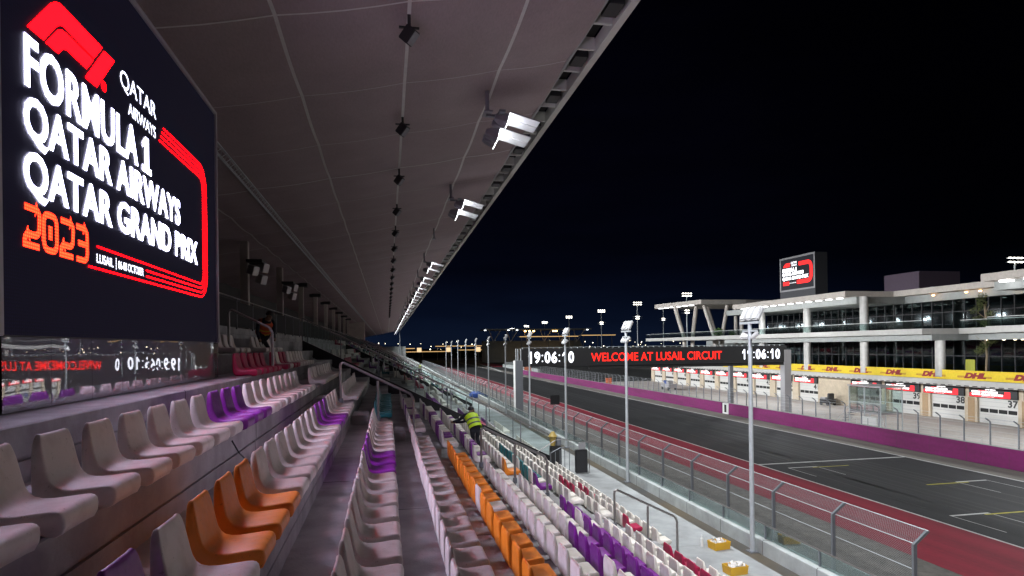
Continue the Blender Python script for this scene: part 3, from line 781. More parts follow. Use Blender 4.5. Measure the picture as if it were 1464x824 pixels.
# ---------------------------------------------------------------- floodlights under the roof edge
GLOW_LAMP = glow('lamp glass', (.93, .97, 1.0), 45.)
M['visor'] = plain('pale visor', (.62, .62, .64), .4, 0, .04, 8)
def flood_fixture():
    t = thing('roof_floodlight', 'x', 'floodlight', (3.34, 0, Zc(3.34) - .1), 'floodlights under the roof edge')
    zc = Zc(3.34)
    m = MB().tube((3.34, 0, zc - .12), (3.34, 0, zc - .85), .07, 10); m.tube((3.34, .14, zc - .12), (3.34, .14, zc - .75), .03, 8); m.box(3.2, 3.48, -.28, .28, zc - .9, zc - .85)
    m.build('drop_pole', M['grey'], t, smooth=True)
    MB().box(3.3, 3.95, -.06, .06, zc - .98, zc - .904).box(3.62, 3.82, -.75, .75, zc - 1.06, zc - .984).build('bracket', M['darkgalv'], t)
    aim = Vector((math.cos(math.radians(15)), 0, -math.sin(math.radians(15)))); up = Vector((aim.z * -1, 0, aim.x))
    for (dx, dz, dy) in ((.40, -1.18, -.28), (.40, -1.18, .28), (.08, -1.70, -.28), (.08, -1.70, .28)):
        c = Vector((3.55 + dx, dy, zc + dz))
        h = MB(); n = 10                         # tapered housing
        ring = []
        for s_, (rx, rz) in ((-.42, (.10, .09)), (-.30, (.17, .14)), (-.05, (.24, .19)), (0., (.25, .20))):
            ring.append([c + aim * s_ + Vector((0, 1, 0)) * (rx * sx) + up * (rz * sz) for sx, sz in ((-1, -.7), (-.7, -1), (.7, -1), (1, -.7), (1, .7), (.7, 1), (-.7, 1), (-1, .7))])
        vs = [p for r_ in ring for p in r_]; fs2 = []
        for k in range(3):
            for i in range(8): fs2.append((k * 8 + i, k * 8 + (i + 1) % 8, k * 8 + 8 + (i + 1) % 8, k * 8 + 8 + i))
        fs2.append(tuple(range(8))[::-1]); h.add(vs, fs2)
        hb = h.build('housing', M['grey'], t, smooth=True)
        g_ = MB().obox(c + aim * .012, aim * .008, Vector((0, .23, 0)), up * .18); g_.build('lens', GLOW_LAMP, hb)
        v = MB().obox(c + aim * .52 + up * .208, aim * .52, Vector((0, .25, 0)), up * .008)
        v.build('visor', M['visor'], hb)
        MB().obox(c + aim * .52 + up * .226, aim * .525, Vector((0, .256, 0)), up * .008).build('visor_cover', M['grey'], hb)
    return t
fl = flood_fixture(); ys_f = [8.5, 20.6, 32.8] + [57. + 12.1 * k for k in range(23)]
for n, y in enumerate(ys_f):
    o = fl if n == 0 else copy_tree(fl)
    o.location.y = y
    o['label'] = 'grey floodlight cluster under the roof edge, %s from the near end' % nth(n + 1) if n else 'grey floodlight cluster under the roof edge nearest above the camera'
t = thing('drop_pole', 'bare pole hanging from the ceiling between the second and third lit floodlights', 'pole', (3.34, 44.9, Zc(3.34) - .1))
MB().tube((3.34, 44.9, Zc(3.34) - .12), (3.34, 44.9, Zc(3.34) - .9), .06, 8).box(3.2, 3.48, 44.7, 45.1, Zc(3.34) - .95, Zc(3.34) - .9).build('pole', M['grey'], t)
def area(name, loc, direc, size, power, col=(.93, .97, 1.), spread=150):
    l = bpy.data.lights.new(name, 'AREA'); l.shape = 'RECTANGLE'; l.size = size[0]; l.size_y = size[1]; l.energy = power; l.color = col; l.spread = math.radians(spread)
    o = bpy.data.objects.new(name, l); COL.objects.link(o); o.location = (loc[0], loc[1], loc[2] + ZO)
    o.rotation_euler = Vector(direc).to_track_quat('-Z', 'Y').to_euler(); return o
for n, y in enumerate([-16, -3.6] + ys_f):
    area('floodlight_beam', (5.15, y, Zc(3.34) - 1.85), (.86, 0, -.51), (1.2, .7), 1800 if y < 120 else 2300, spread=172)
    area('floodlight_far_beam', (5.16, y + .05, Zc(3.34) - 1.75), (1, .12, -.17), (1.2, .5), 1420, spread=50)

# ceiling loudspeakers
def speaker():
    t = thing('ceiling_speaker', 'x', 'loudspeaker', (.6, 0, Zc(.6) - .1), 'loudspeakers under the ceiling')
    z = Zc(.6)
    MB().box(.56, .64, -.04, .04, z - .42, z - .1).box(.36, .84, -.03, .03, z - .46, z - .42).build('bracket', M['black'], t)
    d = Vector((.55, -.35, -.6)).normalized(); s = d.cross(Vector((0, 0, 1))).normalized(); u = s.cross(d)
    b = MB().obox(Vector((.6, 0, z - .62)), d * .15, s * .13, u * .19).build('cabinet', M['black'], t, bevel=.02)
    MB().obox(Vector((.6, 0, z - .62)) + d * .154, d * .006, s * .105, u * .16).build('grille', M['darkgalv'], b)
    return t
sp0 = speaker()
for n in range(22):
    o = sp0 if n == 0 else copy_tree(sp0)
    o.location.y = 15.2 + 6.62 * n; o['label'] = 'black loudspeaker hanging from the ceiling, %s from the near end' % nth(n + 1)
# lamp heads on the first concourse columns
for n, (y, lab) in enumerate(((38.5, 'dark lamp cluster on the nearest concourse column'), (50.6, 'dark lamp cluster on the second concourse column'))):
    t = thing('column_lamps', lab, 'lamp cluster', (-7.6, y, 4.0), 'lamp clusters on the columns')
    MB().box(-7.75, -6.9, y - .9, y + .5, 4.95, 5.1).build('bracket', M['black'], t)
    for k, (dx, dy, dz) in enumerate(((.2, -.7, 4.5), (.6, .1, 4.75), (.45, .3, 4.1))):
        MB().obox((-7.6 + dx, y + dy, dz), (.18, -.1, -.08), (.12, .22, 0), (.06, 0, .25)).build('lamp_head', M['bezel'], t, bevel=.02)

# ---------------------------------------------------------------- walkway edge balustrade
t = thing('walkway_balustrade', 'low glass balustrade with steel rail along the pale walkway edge', 'balustrade', (9.36, 20, ZW + .32))
zr = ZW + .68
MB().tube((9.36, YN, zr), (9.36, YF, zr), .022, 8).build('rail', M['steel'], t, smooth=True)
for k in range(58):
    y = 4.2 + 2.05 * k
    MB().box(9.355, 9.367, y + .03, y + 2.02, ZW + .34, zr - .025).build('pane', M['cglass'], t)
    MB().box(9.34, 9.38, y - .015, y + .015, ZW + .315, zr - .015).build('post', M['darkgalv'], t)
o = MB().box(9.355, 9.367, 124, YF, ZW + .34, zr - .025).build('pane', M['cglass'], t); o['kind'] = 'stuff'

# ---------------------------------------------------------------- light poles along the walkway
def lpole():
    t = thing('light_pole', 'x', 'light pole', (9.12, 0, ZW - .05), 'light poles along the walkway')
    MB().tube((9.12, 0, ZW - .05), (9.12, 0, .52), .062, 12, .05).build('pole', M['galv'], t, smooth=True)
    MB().box(9.0, 9.24, -.12, .12, ZW - .05, ZW - .02).build('base_plate', M['darkgalv'], t)
    MB().box(9.08, 9.16, -.42, .42, .50, .56).box(9.09, 9.15, -.30, .30, .30, .34).build('cross_bar', M['galv'], t)
    for k, dy in enumerate((-.30, -.02, .26)):
        c = Vector((9.16, dy, .76)); f = Vector((.9, -.12, -.42)).normalized(); s = f.cross(Vector((0, 0, 1))).normalized(); u = s.cross(f)
        b = MB().obox(c, f * .055, s * .135, u * .19).build('lamp_head', M['lamphead'], t, bevel=.035)
        MB().obox(c + f * .058, f * .006, s * .115, u * .165).build('lens', M['bezel'], b)
    for dy, sd in ((-.2, -1), (.2, 1)):
        c = Vector((9.12, dy, .20)); f = Vector((.5, .35 * sd, -.6)).normalized(); s = f.cross(Vector((0, 0, 1))).normalized(); u = s.cross(f)
        b = MB().obox(c, f * .05, s * .12, u * .13).build('lamp_head', M['lamphead'], t, bevel=.03)
        MB().obox(c + f * .053, f * .006, s * .10, u * .11).build('lens', M['bezel'], b)
    return t
lp = lpole()
for n in range(11):
    o = lp if n == 0 else copy_tree(lp)
    o.location.y = 14.65 + 8.56 * n; o['label'] = 'tall grey light pole with white lamp heads, %s along the walkway' % nth(n + 1)
t = thing('light_pole', 'pair of thin far masts under the end of the roof', 'mast', (6.3, 335, ZW))
for dy in (0, 6): MB().tube((6.3, 330 + dy, ZW), (6.3, 330 + dy, 9), .16, 6).build('pole', M['darkgalv'], t)

# ---------------------------------------------------------------- debris fence on the stand side
XFN = 18.2; ZFT = -6.77
t = thing('debris_fence', 'long grey debris fence with bent tops between the walkway and the red strip', 'fence', (XFN, 19.1, G))
ypost = [19.1 + 4.15 * k for k in range(0, 78)]
for y in ypost:
    MB().box(XFN - .07, XFN + .07, y - .05, y + .05, G, ZFT - .42).prism_y([(XFN - .07, ZFT - .42), (XFN + .07, ZFT - .42), (XFN + .62, ZFT), (XFN + .50, ZFT + .04)], y - .05, y + .05).build('post', M['darkgalv'], t)
cb = MB()
for z in (ZFT - .42, ZFT - 1.35, ZFT - 2.3): cb.tube((XFN + .085, 19.1, z), (XFN + .085, 338, z), .016, 5)
cb.tube((XFN + .6, 19.1, ZFT + .02), (XFN + .6, 338, ZFT + .02), .018, 5)
cb.build('cable', M['galv'], t)
c2 = MB()
for z in (ZFT - 3.05, ZFT - 3.6): c2.tube((XFN + .085, 19.1, z), (XFN + .085, 338, z), .05, 5)
c2.build('lower_rail', M['darkgalv'], t)
fmh = MB(); fmh.quad((XFN + .09, 19.1, G + .3), (XFN + .09, 338, G + .3), (XFN + .09, 338, ZFT - .42), (XFN + .09, 19.1, ZFT - .42)); fmh.quad((XFN + .09, 19.1, ZFT - .42), (XFN + .09, 338, ZFT - .42), (XFN + .6, 338, ZFT), (XFN + .6, 19.1, ZFT))
fmh.build('chain_link', M['chain'], t)
t = thing('debris_fence', 'single fence post with bent top at the lower right, past the fence end', 'fence', (XFN, 14.8, G))
MB().box(XFN - .07, XFN + .07, 14.75, 14.85, G, ZFT - .42).prism_y([(XFN - .07, ZFT - .42), (XFN + .07, ZFT - .42), (XFN + .62, ZFT), (XFN + .50, ZFT + .04)], 14.75, 14.85).build('post', M['darkgalv'], t)
t = thing('signal_panel', 'small black panel on the debris fence near the gantry leg', 'panel', (18.1, 67.9, G))
MB().box(17.7, 18.75, 67.85, 67.95, -6.55, -5.5).build('screen', M['black'], t, bevel=.03)
MB().tube((18.1, 67.9, G), (18.1, 67.9, -6.6), .06, 8).build('post', M['darkgalv'], t)

# ---------------------------------------------------------------- gantry over the track
YG = 76.
t = thing('gantry', 'black LED gantry across the track showing the time in white and red words', 'gantry', (34, YG, G))
pn = MB().box(16.2, 52.75, YG, YG + .8, -2.55, -.33).build('panel', M['black'], t)
def GA(u, v): return (u, YG - .012, v)
GW = glow('white LED', (.88, .90, 1.), 2.2); GR = glow('red LED', (1., .012, .006), 2.2)
dp = MB().box(16.3, 52.6, YG - .008, YG - .002, -2.42, -.46).build('display', glow('idle LED', (.02, .02, .022), .5), pn)
m = MB(); clock(m, '19:06:10', GA, 16.9, 23.0, -2.15, -.70); m.build('lettering', GW, dp)
m = MB(); text(m, 'WELCOME AT LUSAIL CIRCUIT', GA, 25.2, 43.2, -2.02, -.95, .008); m.build('lettering', GR, dp)
m = MB(); clock(m, '19:06:10', GA, 46.0, 51.8, -2.10, -.75); m.build('lettering', GW, dp)
MB().box(25, 52.4, YG + .1, YG + .7, -2.95, -2.56).build('underbeam', M['void'], t)
st = MB()
for k in range(46): st.box(16.4 + .79 * k, 16.46 + .79 * k, YG + .3, YG + .5, -.326, -.2)
st.tube((16.3, YG + .4, -.19), (52.7, YG + .4, -.19), .03, 5); st.build('top_rail', M['galv'], t)
MB().box(15.37, 15.396, YG - .1, YG + 1.0, G, -1.75).build('leg_edge', M['white'], t)
MB().box(15.40, 16.35, YG - .1, YG + 1.0, G, -1.75).build('leg', M['darkgalv'], t, bevel=.02)
lg = MB()
for x in (15.5, 15.75, 16.1): lg.box(x, x + .1, YG + .2, YG + .3, -2.6 if x > 16 else -1.75, -.3)
lg.build('bracket', M['galv'], t)
MB().box(52.35, 53.35, YG - .1, YG + .9, G, -.9).build('leg', M['bezel'], t, bevel=.02)
MB().box(52.5, 53.1, YG + 14, YG + 14.6, G, -2.4).build('leg', M['darkgalv'], t, bevel=.02)
t = thing('tarp', 'blue tarp bundle at the foot of the left gantry leg', 'tarp', (13.2, 74, ZW))
MB().obox((9.0, 66, ZW + .25), (.5, 0, 0), (0, .6, .1), (.1, 0, .22)).build('tarp_sheet', M['blue'], t, bevel=.08)

# ---------------------------------------------------------------- pit wall and its fence
ZPW = -9.18
t = thing('pit_wall', 'long purple pit wall on the far side of the track', 'wall', (51.7, 100, G))
for a, b in ((YN, 88.6), (90.6, 240)): MB().box(51.4, 52.0, a, b, G, ZPW).build('wall', M['purplewall'], t)
MB().box(51.42, 51.98, 88.75, 90.45, G, ZPW - .06).build('gate', M['white'], t)
MB().box(51.40, 51.42, 89.3, 89.9, G + .25, ZPW - .3).build('gate_slot', M['void'], t)
MB().box(51.45, 51.95, 22, 240, ZPW + .001, ZPW + .03).build('coping', M['bgrey'], t)
t = thing('pit_fence', 'grey wire fence with bent tops on the purple pit wall', 'fence', (51.75, 50, ZPW + .03))
for k in range(90):
    y = 25.6 + 2.55 * k
    if y > 238: break
    big = 1
    MB().box(51.7, 51.8, y - .05, y + .05, ZPW + .03, ZPW + 2.05).prism_y([(51.7, ZPW + 2.05), (51.8, ZPW + 2.05), (51.3, ZPW + 2.42), (51.22, ZPW + 2.36)], y - .05, y + .05).build('post', M['darkgalv'], t)
cb = MB()
for z in (.35, .8, 1.25, 1.7, 2.03): cb.tube((51.76, 25, ZPW + z), (51.76, 238, ZPW + z), .014, 4)
cb.tube((51.26, 25, ZPW + 2.38), (51.26, 238, ZPW + 2.38), .014, 4)
cb.build('cable', M['galv'], t)
pm = MB()
for y in [26.5 + 5.1 * k for k in range(40)]:
    pm.path([(51.86, y, ZPW + .03), (51.86, y, ZPW + .55), (51.86, y + 1.7, ZPW + .55), (51.86, y + 1.7, ZPW + .03)], .02, 4)
pm.build('low_rail', M['galv'], t)

# ---------------------------------------------------------------- pit building
XB = 77.0; Z1 = G
pb = thing('pit_building', 'long white three storey pit building with terraces, dark glass and garages', 'building', (82, 100, G))
bay = 7.4
bays = [(64.7 - 7.4 * k, 37 - k) for k in range(0, 5)][::-1] + [(72.1, 38), (79.4, 39), (86.8, 40)] + [(101.9 + bay * k, 41 + k) for k in range(10)]
SCR_R = glow('sign red', (1., .02, .03), 1.6); SCR_W = glow('sign white', (1., .95, .95), 3.0); SCR_K = glow('sign black', (.02, .02, .025), .5)
# piers and wall above
wm = MB()
edges = sorted(b for b, _ in bays)
for b, n in bays: MB().box(XB, XB + .8, b + 5.55, b + bay if n != 40 else 101.9, G, -5.9).build('pier', M['stone'], pb)
MB().box(XB + .05, XB + .8, 15, 178, -5.9, -5.2).build('lintel', M['bwhite'], pb)
MB().box(XB + .9, XB + 1.0, 15, 178, G, -5.3).build('garage_back', M['bgrey'], pb)
for b, n in bays:
    d = MB().box(XB + .30, XB + .40, b + .05, b + 5.5, G + .02, -7.55).build('garage_door', M['doorw'], pb)
    ww = MB()
    for k in range(4): ww.box(XB + .285, XB + .296, b + .35 + 1.28 * k, b + 1.5 + 1.28 * k, G + 1.45, G + 1.95)
    ww.build('window_strip', M['void'], d)
    gr = MB()
    for k in range(1, 6): gr.box(XB + .29, XB + .297, b + .05, b + 5.5, G + .57 * k, G + .57 * k + .02)
    gr.build('panel_groove', M['bezel'], d)
    nm = MB(); text(nm, str(n), lambda u, v: (XB + .28, b + 5.5 - u, v), 3.95, 5.3, G + 2.3, G + 3.25, .035); nm.build('number', M['txt'], d)
    for k, yy in enumerate((b + 5.62,)): pass
    if n < 40: MB().box(XB - .03, XB - .002, b + 5.9, b + 6.9, G + .02, -7.6).build('side_panel', M['brownp'], pb)
    s = thing('garage_sign', 'lit red and white sign over garage door %d' % n, 'sign', (XB - .2, b + 3, -7.5), 'lit signs over the garages')
    MB().box(XB - .28, XB - .06, b - .15, b + 6.45, -7.50, -6.25).build('casing', M['black'], s)
    MB().box(XB - .290, XB - .283, b + .75, b + 6.35, -7.42, -6.95).box(XB - .291, XB - .284, b + .75, b + 1.5, -6.949, -6.6).box(XB - .291, XB - .284, b + 3.9, b + 5.1, -6.949, -6.55).build('red_band', SCR_R, s)
    tx = MB()
    def GS(u, v, b=b): return (XB - .296, b + 6.3 - u, v)
    text(tx, 'FORMULA 1 QATAR AIRWAYS', GS, .25, 3.9, -6.92, -6.62, .03); text(tx, 'QATAR GRAND PRIX 2023', GS, .25, 4.6, -7.25, -6.96, .03); text(tx, 'QATAR AIRWAYS', GS, 2.2, 3.6, -6.52, -6.36, .02); text(tx, 'LUSAIL | 06-08 OCTOBER', GS, 1.6, 3.4, -7.4, -7.32, .0)
    tx.build('lettering', SCR_W, s)
# stone wall between garages 40 and 41 is the pier run; canopy and ribbon
MB().box(74.6, XB + .8, 15, 178, -6.05, -5.25).build('canopy', M['bwhite'], pb)
dk = MB()
for k in range(130): dk.box(74.58, 74.599, 20 + 1.2 * k, 20.7 + 1.2 * k, -6.0, -5.9)
dk.build('canopy_vent', M['void'], pb)
MB().box(74.9, 90, 15, 178, -5.249, -4.9).build('first_floor', M['bgrey'], pb)
# first and second storeys
def slab(mb, segs, z0, z1, back=96):
    for x, a, b in segs: mb.box(x, back, a, b, z0, z1)
sl = MB(); slab(sl, [(72, 10, 64.4), (78, 64.41, 73.8), (72, 73.81, 150)], .97, 1.75); sl.build('terrace_slab', M['bwhite'], pb)
sl = MB(); slab(sl, [(73.5, 10, 64.3), (79.5, 64.31, 73.7), (73.5, 73.71, 128)], .10, .966); sl.build('terrace_beam', M['bgrey'], pb)
sl = MB(); slab(sl, [(72, 10, 65), (81, 65.01, 88.5), (72, 88.51, 122)], 7.3, 8.2); sl.build('roof', M['column'], pb)
sl = MB(); slab(sl, [(74, 10, 65), (83, 65.01, 88.4), (74, 88.41, 128)], 6.2, 7.296); sl.build('roof_soffit', M['bgrey'], pb)
for y in (32, 46, 60, 73.9, 88, 102, 116): MB().tube((75, y, -4.9), (75, y, .098), .62, 20).build('column', M['bwhite'], pb, smooth=True)
for y in (32, 46, 60, 88, 102, 116): MB().tube((75, y, 1.752), (75, y, 6.2 if y != 88 else 7.29), .62, 20).build('column', M['bwhite'], pb, smooth=True)
for zz0, zz1, nm in ((-4.9, .098, 'a'), (1.752, 6.198, 'b')):
    MB().box(84, 84.06, 10, 128, zz0, zz1).build('glazing', M['dglass'], pb)
    mu_ = MB()
    for k in range(62): mu_.box(83.9, 84.1, 10 + 1.9 * k, 10.1 + 1.9 * k, zz0, zz1)
    mu_.box(83.92, 84.09, 10, 128, zz0 + 2.6, zz0 + 2.7)
    mu_.build('mullion', M['black'], pb)
    MB().box(95, 95.2, 10, 128, zz0, zz1).build('room_wall', worn('room wall', (.12, .115, .10), (.06, .06, .055), .8, .4, 2, .7), pb)
    MB().box(84.2, 95, 10, 128, zz1 - .04, zz1 - .001).build('room_ceiling', M['bgrey'], pb)
    dm = MB(); rl = random.Random(11)
    for k in range(46):
        x = rl.uniform(86, 94); y = rl.uniform(30, 126)
        if zz0 < 0 and k % 2: continue
        dm.box(x, x + .7, y, y + .18, zz1 - .1, zz1 - .05)
    dm.build('room_lamp', glow('room lamp', (1., .92, .8), 1.6), pb)
    fu = MB()
    for k in range(34):
        x = rl.uniform(87, 94); y = rl.uniform(20, 126); fu.box(x, x + rl.uniform(.6, 2), y, y + rl.uniform(.6, 3), zz0, zz0 + rl.uniform(.7, 2.6))
    fu.build('furnishing', worn('dim furnishing', (.16, .17, .17), (.05, .06, .07), .6, .3, 2, .8), pb)
def grail(x, a, b, z):
    MB().box(x + .1, x + .115, a, b, z + .03, z + 1.08).build('rail_glass', M['cglass'], pb)
    MB().tube((x + .107, a, z + 1.12), (x + .107, b, z + 1.12), .035, 5).build('rail', M['white'], pb)
grail(72, 10, 64.3, 1.75); grail(78, 64.5, 73.7, 1.75); grail(72, 73.9, 122, 1.75)
# soffit lamps on the roof
LAMP2 = glow('soffit lamp', (.95, .97, 1.), 5.)
lm = MB()
for y in [90.5 + 2.6 * k for k in range(12)]: MB().box(72.7, 73.3, y, y + .9, 7.14, 7.24).build('soffit_lamp', LAMP2, pb)
lm = MB()
for y in [44, 47, 50, 53, 56, 59, 62]: MB().box(72.5, 73.5, y, y + 1.1, 7.05, 7.2).build('soffit_lamp', LAMP2, pb)
WL1 = glow('warm lamp', (1., .55, .2), 14.); WL2 = glow('warm small lamp', (1., .8, .55), 7.)
for y in (67, 69.2, 74.2, 76.4, 82): MB().box(82.1, 82.35, y, y + .25, 6.95, 7.1).build('warm_lamp', WL1, pb)
lm = MB()
for y in (60.5, 62.5, 66.5, 69, 71.5): MB().box(74.1 if y < 64 else 80, 74.3 if y < 64 else 80.2, y, y + .2, .02, .09).build('warm_lamp', WL2, pb)
# the open pavilion at the far end
MB().prism_z([(73, 164), (77, 145), (89, 144.6), (97, 146), (97, 166), (74, 166)], 10.0, 11.1).build('pavilion_roof', M['column'], pb)
MB().box(72, 97, 150.01, 168, .97, 1.75).build('pavilion_floor', M['bwhite'], pb)
MB().path([(72.1, 168, 2.87), (72.1, 122, 2.87)], .035, 5).build('rail', M['white'], pb)
MB().box(72.1, 72.115, 122, 168, 1.78, 2.83).build('rail_glass', M['cglass'], pb)
MB().quad((77.1, 145, 11.11), (88.9, 144.7, 11.11), (88.9, 144.7, 12.5), (77.1, 145, 12.5)).quad((77.1, 145, 11.11), (73.1, 164, 11.11), (73.1, 164, 12.5), (77.1, 145, 12.5)).build('parapet_glass', M['cglass'], pb)
for xt_, xb_, y_ in ((74.7, 77.2, 155), (80.8, 79.7, 155), (80.4, 83.2, 150), (84.5, 87.2, 156), (87, 85.4, 150), (93, 93, 156), (91, 91, 150)):
    zf = (1.75 + 4.9) / (10 + 4.9)
    MB().tube((xb_ + (xb_ - xt_) * .25, y_, -4.9), (xb_, y_, .969), .5, 14).build('raking_column', M['column'], pb, smooth=True)
    MB().tube((xb_, y_, 1.751), (xt_, y_, 10.0), .5, 14).build('raking_column', M['column'], pb, smooth=True)
for k in range(6): MB().box(73.6 + .5 * k, 74.6 + .5 * k, 162 - 2.6 * k, 163 - 2.6 * k, 9.88, 9.998).build('soffit_lamp', LAMP2, pb)
MB().box(96, 97, 128, 178, -4.9, .96).build('wing', M['bgrey'], pb)
MB().box(88, 90, 88, 90, 8.2, 9.0).build('roof_vent', M['darkgalv'], pb)
MB().box(86, 94, 88.6, 96, 8.2, 11.6).build('plant_room', M['plum'], pb)
for y, p_ in ((95, 900), (110, 900), (55, 1300), (40, 900)): area('soffit_beam', (71.6, y, 7.0), (-.35, 0, -.93), (1, 6), p_ * 1.6, spread=170)
t = thing('planter_shrub', 'small bright green shrubs on the pavilion terrace', 'shrub', (84, 146, 1.75))
def leaves(mb, c, r, n, s, seed):
    rr = random.Random(seed)
    for _ in range(n):
        d = Vector((rr.gauss(0, 1), rr.gauss(0, 1), rr.gauss(0, 1))).normalized() * (rr.random() ** .45)
        p = Vector(c) + Vector((d.x * r[0], d.y * r[1], d.z * r[2]))
        a = Vector((rr.gauss(0, 1), rr.gauss(0, 1), rr.gauss(0, 1))).normalized(); b = a.orthogonal().normalized()
        q = s * rr.uniform(.6, 1.4)
        mb.add([p - a * q, p + b * q * .4, p + a * q, p - b * q * .4], [(0, 1, 2, 3)])
m = MB(); leaves(m, (82.2, 146, 2.9), (1.3, .8, 1.2), 200, .28, 1); leaves(m, (85.8, 146, 2.6), (1.0, .7, .9), 140, .26, 2); m.build('foliage', plain('bright leaf', (.10, .22, .02), .6, 0, .3, 3), t)
# DHL ribbon on the first floor edge
t = thing('banner', 'yellow courier banner with red lettering along the first floor of the pit building', 'banner', (74.7, 80, -5.2))
rb = MB().box(74.70, 74.78, 20, 131, -5.2, -3.92).build('cloth', M['yellow'], t)
for k in range(12):
    yc = 61.7 + 6.7 * k - 6.7 * 3
    if yc > 128: break
    def DH(u, v, yc=yc): return (74.69, yc - u, v)
    m = MB(); text(m, 'DHL', DH, -1.6, 1.6, -4.95, -4.18, 0.085, .3)
    for z in (-4.86, -4.77, -4.68):
        m.add([DH(-2.6, z), DH(-1.5, z), DH(-1.48, z + .045), DH(-2.56, z + .045)], [(0, 1, 2, 3)]); m.add([DH(1.1, z), DH(2.3, z), DH(2.34, z + .045), DH(1.12, z + .045)], [(0, 1, 2, 3)])
    m.build('lettering', M['dhlred'], t)
# screen on the roof
t = thing('roof_screen', 'big lit race poster screen standing on the pit building roof', 'screen', (79.5, 109, 8.2))
XR = 78.
MB().box(XR, 80.6, 103.6, 114.2, 8.21, 16.9).build('cabinet', M['cab'], t)
fr = MB(); fr.box(XR - .06, XR - .004, 103.6, 103.95, 10.2, 16.9); fr.box(XR - .06, XR - .004, 113.85, 114.2, 10.2, 16.9); fr.box(XR - .06, XR - .004, 103.951, 113.849, 16.55, 16.9); fr.box(XR - .06, XR - .004, 103.951, 113.849, 10.2, 10.5); fr.build('frame', M['bezel'], t)
def RS(u, v): return (XR - .05, 113.85 - u, v)
dp = MB().box(XR - .04, XR - .01, 103.951, 113.849, 10.501, 16.549).build('display', glow('roof display', (.012, .012, .02), .6), t)
RW = glow('roof white', (.95, .95, 1.), 2.6); RR = glow('roof red', (1., .015, .015), 1.9)
m = MB(); text(m, 'FORMULA', RS, .55, 4.3, 14.0, 14.75, .05); one(m, RS, 4.5, 5.0, 14.0, 14.75, True); text(m, 'QATAR AIRWAYS', RS, .5, 7.0, 13.15, 13.9, .05); text(m, 'QATAR GRAND PRIX', RS, .5, 8.4, 12.3, 13.05, .05); text(m, 'QATAR', RS, 3.2, 5.0, 15.4, 15.9, .0); text(m, 'AIRWAYS', RS, 3.4, 5.0, 15.0, 15.35, .0); text(m, 'LUSAIL | 06-08 OCTOBER', RS, 2.7, 4.7, 11.62, 11.85, .0); m.build('lettering', RW, dp)
m = MB(); ribbon(m, [(5.6, 15.3)] + arc2((8.2, 14.3), 1.0, PI / 2, 0) + arc2((8.2, 12.8), 1.0, 0, -PI / 2) + [(5, 11.8)], .75, lambda u, v: (XR - .046, 113.85 - u, v)); m.build('track_outline', RR, dp); m = MB(); m.add([RS(.8, 15.0), RS(2.9, 15.0), RS(2.9, 15.75), RS(1.6, 15.75), RS(1.0, 15.4)], [(0, 1, 2, 3, 4)]); m.build('emblem', RR, dp); m = MB(); m.add([RS(.7, 11.4), RS(2.6, 11.4), RS(2.6, 12.1), RS(.7, 12.1)], [(0, 1, 2, 3)]); m.build('year_block', RR, dp)
# tree on the first floor terrace
t = thing('tree', 'thin olive tree in front of the dark upper glazing of the pit building', 'tree', (80, 71.6, -4.9))
m = MB(); m.path([(80, 71.6, -4.9), (80.05, 71.5, -2), (80, 71.7, .5), (80.1, 71.6, 2.8), (80, 71.7, 5)], .14, 7)
for k in range(9):
    a = k * 2.4; z = -1.2 + .7 * k; m.tube((80, 71.6, z), (80 + 1.0 * math.cos(a), 71.6 + 1.2 * math.sin(a), z + 1.1), .05, 5, .015)
m.build('trunk', M['bark'], t)
m = MB()
rc = random.Random(8)
for k in range(16):
    z = -1.6 + .52 * k; wv = 1.5 if z > .5 else 1.0
    leaves(m, (80 + rc.uniform(-.5, .5) * wv, 71.6 + rc.uniform(-.8, .8) * wv, z), (.65, .75, .5), 130, .13, 20 + k)
m.build('crown', M['leaf'], t)
t = thing('notice_board', 'small yellow green board beside the tree on the pit building terrace', 'board', (78.6, 71.9, -4.9))
MB().box(78.6, 78.7, 72.0, 73.4, -4.88, -2.6).build('board', plain('yellow green board', (.30, .30, .03), .6, 0, .1, 3), t)
# timing cabin behind the pit wall
t = thing('timing_cabin', 'raised glass cabin with outside stairs behind the purple pit wall', 'cabin', (55, 63.5, G))
cx0, cx1, cy0, cy1 = 53.6, 56.4, 60.6, 65.4
MB().box(cx0, cx1, cy0, cy1, -8.15, -7.95).build('deck', M['bezel'], t); MB().box(cx0 - .15, cx1 + .15, cy0 - .15, cy1 + .15, -5.15, -4.98).build('roof', M['bezel'], t)
m = MB()
for x in (cx0, cx1):
    for y in (cy0, (cy0 + cy1) / 2, cy1): m.box(x - .05, x + .05, y - .05, y + .05, G, -5.16)
for x in (cx0, cx1): m.box(x - .045, x + .045, cy0 + .06, cy1 - .06, -7.0, -6.93)
m.build('frame', M['galv'], t)
m = MB()
for x in (cx0 + .03, cx1 - .03): m.quad((x, cy0 + .05, -7.94), (x, cy1 - .05, -7.94), (x, cy1 - .05, -5.17), (x, cy0 + .05, -5.17))
for y in (cy0 + .03, cy1 - .03): m.quad((cx0 + .05, y, -7.94), (cx1 - .05, y, -7.94), (cx1 - .05, y, -5.17), (cx0 + .05, y, -5.17))
m.build('pane', glass('cabin glass', (.72, .82, .80), .4), t)
m = MB()
for k in range(8): m.box(cx0 + .4, cx0 + 1.4, cy1 + .3 + .3 * k, cy1 + .6 + .3 * k, -8.1 - .34 * k, -8.04 - .34 * k)
m.build('stair', M['darkgalv'], t)
m = MB()
for x in (cx0 + .4, cx0 + 1.4): m.path([(x, cy1 + .1, -7.0), (x, cy1 + 2.9, -9.8), (x, cy1 + 2.9, G)], .03, 5)
m.build('stair_rail', M['galv'], t)
m = MB().box(54.6, 55.4, 62, 63.6, -7.9, -7.1); m.build('desk', M['white'], t)
